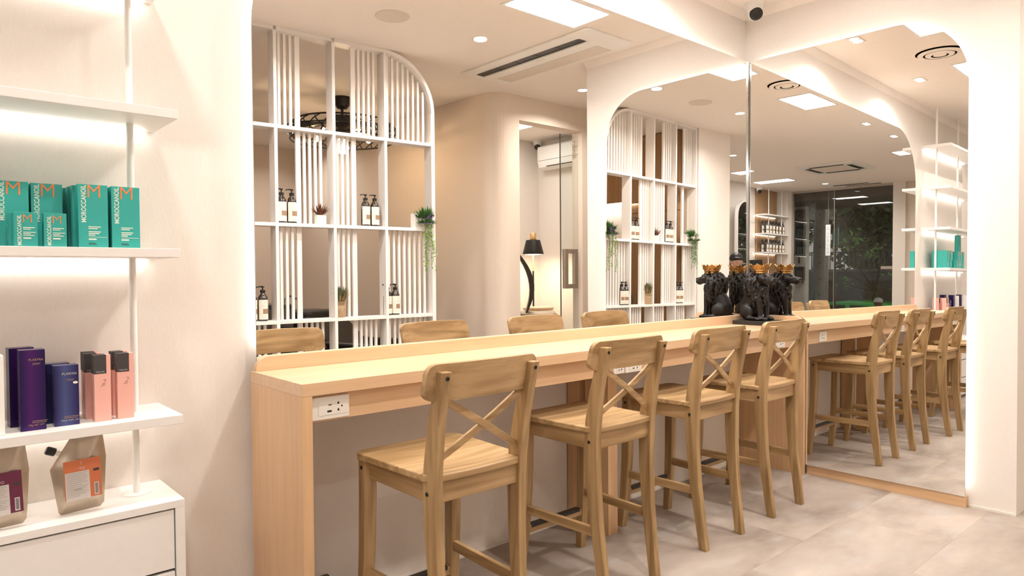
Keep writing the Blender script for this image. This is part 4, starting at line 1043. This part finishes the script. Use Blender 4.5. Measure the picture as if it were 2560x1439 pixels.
# reception desk and screen
rd = thing('reception_desk', 'oak reception desk near the pillar', 'desk', (-5.75, -3.15, 0))
MB().prism([(-0.25,-0.55),(0.25,-0.55),(0.25,0.36),(-0.25,0.36)], 0, 1.20, 'z').build('body', m_oakz, rd, bevel=0.003)
MB().prism([(-0.28,-0.58),(0.28,-0.58),(0.28,0.39),(-0.28,0.39)], 1.2005, 1.235, 'z').build('top', m_oaky, rd, bevel=0.003)
t = thing('monitor', 'black computer monitor on the reception desk', 'monitor', (-5.70, -2.97, 1.2355), 0.1)
box('screen', m_blackp, t, -0.012, -0.15, 0.07, 0.012, 0.13, 0.28, bevel=0.004)
box('stand', m_blackp, t, -0.02, -0.03, 0.0, 0.0, 0.03, 0.12); box('foot', m_blackp, t, -0.10, -0.10, 0, 0.08, 0.10, 0.012, bevel=0.003)

# ================================================================== LION FIGURE
tag(box('display_plinth', m_blackp, None, -0.262, -0.262, 0.9192, -0.045, -0.045, 0.944, bevel=0.0015), 'flat square black plinth under the lion figure', 'plinth')
ln = thing('lion_statue', 'seated black lion figure wearing a gold crown in the mirror corner', 'figurine', (-0.150, -0.140, 0.9442), -0.12); ln.scale = (1.03, 1.03, 1.03)
b = MB()
b.ell((0, 0.052, 0.056), (0.056, 0.054, 0.056)).tube([(0, 0.060, 0.065), (0, 0.036, 0.11), (0, 0.006, 0.16), (0, -0.012, 0.20)], [0.050, 0.049, 0.047, 0.044], 18)
for s in (-1, 1):
    b.ell((s*0.044, 0.036, 0.050), (0.026, 0.050, 0.047), rot=(0.30, 0, 0))
    b.ell((s*0.056, -0.010, 0.013), (0.016, 0.042, 0.013)); b.ell((s*0.056, -0.044, 0.012), (0.018, 0.018, 0.012))
    b.tube([(s*0.030, -0.028, 0.16), (s*0.033, -0.046, 0.115), (s*0.031, -0.052, 0.06), (s*0.031, -0.055, 0.014)], [0.026, 0.021, 0.0155, 0.016], 12)
    b.ell((s*0.031, -0.068, 0.012), (0.019, 0.024, 0.0125))
    for k in (-1, 0, 1): b.ell((s*0.031+k*0.011, -0.089, 0.009), (0.0062, 0.010, 0.0085)); b.ell((s*0.056+k*0.010, -0.060, 0.008), (0.0056, 0.009, 0.0075))
b.ell((0, -0.010, 0.205), (0.050, 0.050, 0.060))
b.tube([(0.03, 0.10, 0.018), (0.070, 0.082, 0.013), (0.080, 0.03, 0.011), (0.078, -0.004, 0.013)], [0.011, 0.009, 0.008, 0.012], 8)
blob(b, 'body', m_lion, ln, 0.0042, 3)
b = MB()      # head: brow, cheeks, straight muzzle, chin, ears
b.ell((0, -0.050, 0.252), (0.038, 0.040, 0.038))
b.rings([[(x*w, y, z0+zz*h) for x, zz in ((-1, -0.5), (-0.75, -1), (0.75, -1), (1, -0.5), (0.85, 0.6), (0.45, 1), (-0.45, 1), (-0.85, 0.6))] for y, w, h, z0 in ((-0.070, 0.030, 0.024, 0.246), (-0.095, 0.0235, 0.020, 0.242), (-0.118, 0.0195, 0.017, 0.239), (-0.126, 0.0165, 0.014, 0.238))])
b.ell((0, -0.126, 0.248), (0.0125, 0.0085, 0.0075)).ell((0, -0.108, 0.223), (0.0145, 0.016, 0.0085))
for s in (-1, 1):
    b.ell((s*0.011, -0.117, 0.236), (0.0115, 0.012, 0.0105)); b.ell((s*0.0195, -0.078, 0.268), (0.013, 0.010, 0.006), rot=(0, s*0.3, 0))
    b.ell((s*0.026, -0.070, 0.248), (0.013, 0.018, 0.014)); b.ell((s*0.038, -0.028, 0.284), (0.0135, 0.008, 0.016))
hd = blob(b, 'head', m_lion, ln, 0.0030, 2); hd.location = (0, 0.006, -0.030); hd.scale = (1.13, 1.08, 1.12)
R_ = random.Random(4); mn = MB()
mn.ell((0, -0.002, 0.212), (0.062, 0.058, 0.070)).ell((0, -0.026, 0.148), (0.044, 0.032, 0.052))
cents = [((0, -0.002, 0.213), (0.069, 0.064, 0.077), 250), ((0, -0.026, 0.146), (0.052, 0.038, 0.060), 120)]
for cc, rad, cnt in cents:
    for i in range(cnt):
        zz = 1-2*(i+0.5)/cnt; a = i*2.39996+R_.uniform(-0.2, 0.2); q = math.sqrt(max(0, 1-zz*zz))
        d = Vector((q*math.cos(a), q*math.sin(a), zz)); c = Vector(cc)+Vector((d.x*rad[0], d.y*rad[1], d.z*rad[2]))
        if d.y < -0.52 and c.z > 0.212: continue
        if c.z < 0.100: continue
        out_ = d; L = R_.uniform(0.016, 0.026); sw = Vector((-math.sin(a), math.cos(a), 0))*R_.choice((-1, 1))*R_.uniform(0.3, 0.9)
        mn.tube([c-out_*0.010, c+out_*0.005+sw*L*0.15, c+out_*0.008+Vector((0, 0, -L*0.5))+sw*L*0.4, c+out_*0.004+Vector((0, 0, -L))+sw*L*0.1, c+out_*0.009+Vector((0, 0, -L*1.15))-sw*L*0.15], [0.006, 0.0078, 0.0068, 0.005, 0.0025], 6)
blob(mn, 'mane', m_lion, ln, 0.0030, 1)
cr_ = MB(); n = 48
def crz(a): return 0.320+0.016*abs(math.cos(a*3.5))**1.2+0.005*math.cos(a*21)
ri, ro = [], []
rings_ = []
for rb_, rt_, off in ((0.043, 0.058, 0), (0.040, 0.054, 1)):
    low = [(rb_*math.cos(2*PI*j/n), rb_*math.sin(2*PI*j/n), 0.280) for j in range(n)]
    mid = [((rb_+0.004)*math.cos(2*PI*j/n), (rb_+0.004)*math.sin(2*PI*j/n), 0.302) for j in range(n)]
    top = [((rt_+0.35*(crz(2*PI*j/n)-0.322))*math.cos(2*PI*j/n), (rt_+0.35*(crz(2*PI*j/n)-0.322))*math.sin(2*PI*j/n), crz(2*PI*j/n)) for j in range(n)]
    rings_.append([low, mid, top])
cr_.rings([rings_[0][0], rings_[0][1], rings_[0][2], rings_[1][2], rings_[1][1], rings_[1][0]], closed=True)
cr_.tube([(0.0445*math.cos(2*PI*j/32), 0.0445*math.sin(2*PI*j/32), 0.283) for j in range(32)], 0.003, 6, closed=True)
cr_.tube([(0.0475*math.cos(2*PI*j/32), 0.0475*math.sin(2*PI*j/32), 0.298) for j in range(32)], 0.0026, 6, closed=True)
for j in range(14):
    a = 2*PI*(j+0.5)/14; cr_.ell((0.051*math.cos(a), 0.051*math.sin(a), 0.312), (0.005, 0.005, 0.007), 8, 6)
co = cr_.build('crown', m_gold, ln); co.location = (0, -0.030, 0.002)

# ================================================================== PHOTOGRAPHER (seen only in the mirrors)
fx, fy = 0.655, 0.755            # heading of the view
def cp(f, r, z):                 # forward, right, height relative to the lens
    f -= 0.13; r += 0.20
    return Vector((CAM.x+f*fx+r*fy, CAM.y+f*fy-r*fx, z))
ph = thing('person', 'person in a black cap and black clothes holding a camera beside the pillar', 'person', tuple(cp(-0.40, 0, 0)), 0)
o0 = Vector(ph.location)
def L_(f, r, z): return tuple(cp(f, r, z)-o0)
b = MB()
b.ell(L_(-0.30, -0.05, 1.455), (0.075, 0.082, 0.105), 16, 12)
b.tube([L_(-0.35, -0.04, 1.30), L_(-0.32, -0.045, 1.40)], [0.055, 0.052], 12)
b.ell(L_(-0.205, -0.05, 1.440), (0.012, 0.012, 0.018)).ell(L_(-0.235, -0.05, 1.395), (0.03, 0.03, 0.025))
for s in (-1, 1):
    b.ell(L_(-0.30, -0.05+s*0.078, 1.450), (0.012, 0.016, 0.028))
    b.tube([L_(-0.16, s*0.20, 1.10), L_(-0.10, s*0.12, 1.18), L_(-0.075, s*0.075, 1.235)], [0.036, 0.030, 0.024], 12)
    b.ell(L_(-0.070, s*0.068, 1.245), (0.030, 0.030, 0.040))
    for k in range(4):
        z = 1.222+0.018*k
        b.tube([L_(-0.078, s*0.074, z), L_(-0.055, s*0.082, z+0.004), L_(-0.036, s*0.070, z+0.004), L_(-0.030, s*0.050, z+0.002)], [0.0095, 0.009, 0.0085, 0.0075], 8)
    b.tube([L_(-0.082, s*0.062, 1.235), L_(-0.090, s*0.045, 1.262), L_(-0.088, s*0.028, 1.272)], [0.011, 0.010, 0.008], 8)
blob(b, 'body', m_skin, ph, 0.006, 2)
b = MB()
b.tube([L_(-0.40, -0.01, 0.86), L_(-0.41, -0.01, 1.02), L_(-0.38, -0.02, 1.20), L_(-0.36, -0.03, 1.31)], [0.155, 0.15, 0.17, 0.10], 18)
for s in (-1, 1):
    b.tube([L_(-0.37, s*0.13, 1.28), L_(-0.30, s*0.23, 1.14), L_(-0.24, s*0.235, 1.06), L_(-0.15, s*0.185, 1.115)], [0.062, 0.055, 0.050, 0.043], 12)
    b.tube([L_(-0.40, s*0.085, 0.92), L_(-0.39, s*0.10, 0.50), L_(-0.41, s*0.11, 0.07)], [0.10, 0.072, 0.052], 12)
blob(b, 'clothes', m_cloth, ph, 0.012, 4)
b = MB()
for s in (-1, 1):
    b.tube([L_(-0.43, s*0.11, 0.045), L_(-0.32, s*0.12, 0.036), L_(-0.24, s*0.125, 0.030)], [0.045, 0.042, 0.029], 12)
blob(b, 'shoes', m_blackp, ph, 0.008, 2)
b = MB(); b.ell(L_(-0.31, -0.05, 1.495), (0.088, 0.094, 0.085), 18, 12).ell(L_(-0.345, -0.05, 1.44), (0.08, 0.08, 0.10), 16, 10)
b.ell(L_(-0.225, -0.05, 1.497), (0.06, 0.055, 0.012), 14, 8)
blob(b, 'cap', m_hair, ph, 0.007, 3)
cmr = thing('photo_camera', 'black camera held by the person in the black cap', 'camera', tuple(cp(-0.06, 0, 1.25)), math.atan2(fy, fx)-PI/2)
box('camera_body', m_blackp, cmr, -0.066, -0.03, -0.045, 0.066, 0.004, 0.045, bevel=0.008)
box('viewfinder_hump', m_blackp, cmr, -0.022, -0.026, 0.044, 0.022, 0.002, 0.066, bevel=0.006)
MB().tube([(0, 0.002, 0), (0, 0.028, 0)], 0.031, 20).build('lens', m_black, cmr)

# ================================================================== STREET BEYOND THE SHOP WINDOW
GZ = -0.70
struct(box('floor_porch', m_concrete, None, -10.6, -6.5, -0.25, -9.1, 1.5, -0.04))
struct(box('ground', m_asph, None, -30, -16, GZ-0.1, -10.6, 10, GZ))
pc = struct(box('ceiling_porch', m_soffit, None, -10.9, -7.5, 2.76, -9.13, 3.0, 2.95))
sb = MB().box(0, 0, 0, 0.11, 10.4, 0.012).mesh('soffit_board', m_soffit)
for i in range(14): place(sb, 'soffit_board', pc, (-10.88+i*0.125, -7.45, 2.747))
struct(box('wall_porch', plain('porch_render', (0.52, 0.48, 0.44), 0.85, noise=0.2, nscale=5), None, -10.15, -6.5, -0.04, -10.0, -4.10, 2.745))
t = thing('meter_cabinet', 'tall narrow black cabinet on the concrete porch wall', 'cabinet', (-9.999, -4.22, 1.72))
box('case', m_blackp, t, 0.0, -0.11, 0, 0.10, 0.11, 0.95, bevel=0.01); box('window', m_cardk, t, 0.1005, -0.05, 0.1, 0.104, 0.05, 0.85)
box('conduit', m_dgrey, t, 0.02, -0.02, -0.15, 0.05, 0.01, 0.0)
t = thing('meter_box', 'small black meter box low on the concrete porch wall', 'box', (-9.999, -4.22, 1.16))
box('case', m_blackp, t, 0.0, -0.11, 0.06, 0.09, 0.11, 0.34, bevel=0.01); box('meter', m_dgrey, t, 0.0, -0.01, 0, 0.11, 0.09, 0.26, bevel=0.008)
t = thing('utility_pole', 'grey concrete utility pole on the pavement', 'pole', (-11.05, -4.215, GZ))
MB().prism([(-0.11,-0.11),(0.11,-0.11),(0.11,0.11),(-0.11,0.11)], 0, 4.2, 'z').build('shaft', m_concrete, t, bevel=0.015)
for k in range(9): MB().tube([(0.108, 0.0, 0.9+k*0.35), (0.113, 0.0, 0.9+k*0.35)], 0.016, 10).build('bolt_hole', m_dgrey, t)
MB().tube([(0.02, -0.16, 0.2), (0.03, -0.165, 2.0), (0.0, -0.15, 4.1)], 0.022, 8).build('blue_pipe', plain('blue_pipe', (0.03, 0.10, 0.20), 0.5), t)
MB().bar((0.0, 0.12, 2.95), (0.3, 0.75, 3.35), 0.06, 0.08).build('brace', m_dgrey, t)
t = thing('paper_notice', 'white vertical paper notice strip stuck on the shop window', 'notice', (-9.003, -3.235, 1.68))
box('sheet', plain('white_sheet', (0.75, 0.77, 0.80), 0.6), t, 0.0, -0.045, 0, 0.002, 0.045, 0.58)
g = MB(); R_ = random.Random(9)
for i in range(7): g.box(0.002, -0.022, 0.05+i*0.073, 0.0026, 0.022, 0.05+i*0.073+0.008); g.box(0.002, -0.008+0.004*(i % 3), 0.062+i*0.073, 0.0026, 0.0, 0.095+i*0.073)
stuff(g.build('small_print', m_inkg, t))
tag(box('hanging_sign', plain('teal_sign', (0.05, 0.26, 0.24), 0.5), None, -11.25, -4.06, 1.98, -11.2, -3.94, 2.38), 'small blank teal sign board near the utility pole', 'sign')
bpy.data.objects['hanging_sign'].location = (0.0, 0.0, 0.0)
tag(MB().tube([(-11.225, -4.0, GZ), (-11.225, -4.0, 1.98)], 0.02, 8).build('sign_post', m_dgrey), 'thin post carrying the teal sign board', 'post')
# garden wall with railing
gw = struct(box('wall_garden', m_gwall, None, -17.4, -14, GZ, -17.2, 6, 1.50)); box('coping', m_concrete, gw, -17.45, -14, 1.50, -17.12, 6, 1.57)
rl = thing('railing', 'dark metal railing on top of the garden wall', 'railing', (-17.3, -4.0, 1.57))
rb2 = MB().box(-0.012, -0.012, 0, 0.012, 0.012, 0.55).mesh('bar', m_gwall)
for i in range(92): place(rb2, 'bar', rl, (0, -5.0+i*0.14, 0))
box('rail', m_dgrey, rl, -0.02, -5.1, 0.50, 0.02, 7.9, 0.53)
def foliage_tree(name, label, x, y, zb, crowns, n, seed, mleaf, trunk=0.09, lean=0.0, lsz=0.11):
    R_ = random.Random(seed); t = thing(name, label, 'tree' if trunk > 0.03 else 'shrub', (x, y, zb), 0, None)
    lf = MB(); tr = MB()
    top = max(c[2] for c in crowns)
    tr.tube([(0, 0, 0), (0.05, lean*0.3, top*0.35), (0.0, lean*0.7, top*0.7), (0, lean, top)], [trunk, trunk*0.8, trunk*0.55, trunk*0.2], 8)
    for c in crowns:
        tr.tube([(0.0, lean*0.6, top*0.55), (c[0]*0.6, c[1]*0.6, (top*0.55+c[2])/2), (c[0], c[1], c[2])], [trunk*0.4, trunk*0.25, 0.006], 6)
        m = int(n*c[3]**2)
        for i in range(m):
            d = Vector((R_.gauss(0, 1), R_.gauss(0, 1), R_.gauss(0, 0.8))).normalized()*c[3]*R_.uniform(0.35, 1.05)
            p = Vector(c[:3])+d; u = Vector((R_.uniform(-1, 1), R_.uniform(-1, 1), R_.uniform(-1, 0.4))).normalized(); v = u.cross(Vector((R_.random(), R_.random(), 1))).normalized()
            l = lsz*R_.uniform(0.6, 1.3)
            lf.add([tuple(p), tuple(p+u*l*0.45+v*l*0.3), tuple(p+u*l), tuple(p+u*l*0.45-v*l*0.3)], [(0,1,2,3)])
    tr.build('trunk', m_bark, t); stuff(lf.build('foliage', mleaf, t)); return t
m_fd = plain('foliage_deep', (0.085, 0.14, 0.045), 0.6, noise=0.6, nscale=2); m_fl = plain('foliage_light', (0.20, 0.42, 0.06), 0.5, noise=0.4, nscale=2)
m_fm = plain('foliage_mid', (0.16, 0.20, 0.07), 0.6, noise=0.5, nscale=2)
foliage_tree('street_tree', 'bright-leaved young tree in front of the garden wall, leaning trunk', -14.9, -4.75, GZ, [(0, -0.3, 3.0, 0.35), (0.1, 0.25, 2.7, 0.3), (0, 0.5, 2.2, 0.22), (-0.1, -0.5, 1.9, 0.22), (0, -1.1, 2.95, 0.25)], 260, 2, m_fl, 0.06, 0.5, 0.13)
foliage_tree('broad_tree', 'dark broad tree behind the garden wall, left', -21.5, -10.9, GZ, [(0, -1.5, 4.2, 1.7), (0, 0.8, 4.8, 1.7), (0, 0, 3.2, 1.5)], 900, 3, m_fd, 0.16, 0.2, 0.30)
foliage_tree('broad_tree', 'dark broad tree behind the garden wall, middle', -20.0, -5.9, GZ, [(0, -0.8, 4.4, 1.5), (0, 0.8, 5.0, 1.7), (0, 0, 3.0, 1.5)], 900, 4, m_fm, 0.16, -0.2, 0.30)
foliage_tree('broad_tree', 'dark broad tree beyond the garden wall, seen only in the arched mirror', -20.5, 4.2, GZ, [(0, -1.6, 3.6, 1.7), (0, 0.8, 4.6, 1.9), (0, 0.2, 2.6, 1.4)], 900, 15, m_fd, 0.16, 0.1, 0.30)
foliage_tree('broad_tree', 'dark broad tree behind the garden wall, right', -21.5, -1.9, GZ, [(0, -1.2, 4.6, 1.7), (0, 1.0, 4.2, 1.8), (0, 0, 2.9, 1.4)], 900, 5, m_fm, 0.16, 0.1, 0.30)
for i, (y, s_) in enumerate(((-9.3, 0.8), (-7.6, 0.8), (-5.95, 0.75), (-4.3, 0.8), (-2.7, 0.75))):
    foliage_tree('roadside_shrub', '%s low dark shrub from the left along the garden wall' % ['first', 'second', 'third', 'fourth', 'fifth'][i], -15.6, y, GZ, [(0, 0, 0.75, s_*0.82), (0, 0.3, 0.5, s_*0.6)], 460, 20+i, m_fd, 0.03, 0, 0.12)
for i, (y, z0) in enumerate(((-8.2, 1.3), (-6.9, 1.6), (-5.2, 1.2), (-3.6, 1.5))):
    foliage_tree('wall_climber', '%s leafy climber from the left in front of the garden wall' % ['first', 'second', 'third', 'fourth'][i], -16.75, y, GZ, [(0, -0.25, z0, 0.5), (0, 0.25, z0+0.45, 0.42)], 420, 40+i, m_fm, 0.025, 0, 0.10)
# green taxi roof
car = thing('car', 'bright green car parked in the street', 'car', (-13.1, -4.1, GZ), 0)
def crs(y, w, zr, zb):   # rounded cross-section
    return [(-w, y, zb), (w, y, zb), (w*1.0, y, zr-0.30), (w*0.86, y, zr-0.05), (w*0.6, y, zr), (-w*0.6, y, zr), (-w*0.86, y, zr-0.05), (-w, y, zr-0.30)]
MB().rings([crs(-2.2, 0.70, 0.75, 0.35), crs(-2.0, 0.84, 0.95, 0.22), crs(-0.9, 0.86, 1.02, 0.20), crs(0.9, 0.86, 1.02, 0.20), crs(1.9, 0.84, 0.98, 0.22), crs(2.2, 0.72, 0.72, 0.35)], smooth=True).build('car_body', m_carg, car, bevel=0.02)
def cab(y, w, z0, z1): return [(-w, y, z0), (w, y, z0), (w*0.82, y, z1-0.05), (w*0.7, y, z1), (-w*0.7, y, z1), (-w*0.82, y, z1-0.05)]
MB().rings([cab(-1.55, 0.78, 0.98, 1.02), cab(-0.95, 0.80, 0.98, 1.38), cab(-0.1, 0.80, 0.98, 1.46), cab(0.7, 0.80, 0.98, 1.40), cab(1.6, 0.76, 0.98, 1.03)], smooth=True).build('cabin', m_carg, car)
MB().add([(0.802, -1.15, 1.02), (0.802, -0.12, 1.02), (0.70, -0.14, 1.36), (0.69, -0.88, 1.31)], [(0,1,2,3)]).add([(0.802, -0.04, 1.02), (0.802, 1.1, 1.02), (0.70, 0.6, 1.33), (0.70, -0.04, 1.36)], [(0,1,2,3)]).build('side_windows', m_cardk, car)
for sx in (-1, 1):
    for y in (-1.35, 1.35): MB().tube([(sx*0.68, y, 0.31), (sx*0.87, y, 0.31)], 0.31, 20).build('wheel', m_blackp, car)
# passer-by with cap
pp = thing('person', 'person in a grey cap standing in front of the green car', 'person', (-10.95, -3.02, GZ), 0)
b = MB(); b.ell((0, 0, 1.45), (0.08, 0.078, 0.11), 14, 10).tube([(0, 0, 1.28), (0, 0, 1.38)], 0.05, 10).ell((0.08, 0, 1.44), (0.015, 0.012, 0.02))
for s in (-1, 1):
    b.ell((0, s*0.08, 1.45), (0.016, 0.012, 0.028)); b.tube([(0.02, s*0.24, 0.98), (0.08, s*0.23, 0.80)], [0.035, 0.028], 10).ell((0.10, s*0.23, 0.74), (0.03, 0.02, 0.05))
    for k in range(4): b.tube([(0.085+0.012*k, s*0.23, 0.72), (0.09+0.012*k, s*0.228, 0.66)], [0.009, 0.007], 6)
    b.tube([(0.12, s*0.215, 0.76), (0.135, s*0.20, 0.71)], [0.010, 0.008], 6)
blob(b, 'body', m_skind, pp, 0.009, 2)
b = MB(); b.tube([(0, 0, 0.80), (0, 0, 1.05), (0, 0, 1.24), (0, 0, 1.30)], [0.15, 0.16, 0.17, 0.08], 16)
for s in (-1, 1): b.tube([(0, s*0.14, 1.25), (0.0, s*0.23, 1.10), (0.02, s*0.24, 0.97)], [0.06, 0.055, 0.05], 10)
blob(b, 'shirt', m_shirt, pp, 0.014, 3)
b = MB()
for s in (-1, 1): b.tube([(0, s*0.08, 0.85), (0.01, s*0.09, 0.45), (0, s*0.095, 0.03)], [0.10, 0.07, 0.055], 10).ell((0.06, s*0.095, 0.035), (0.12, 0.045, 0.035))
blob(b, 'trousers', m_cloth, pp, 0.014, 3)
b = MB(); b.ell((-0.005, 0, 1.505), (0.092, 0.088, 0.070), 16, 10).ell((0.10, 0, 1.490), (0.065, 0.065, 0.012), 12, 6)
blob(b, 'cap', m_capg, pp, 0.008, 2)
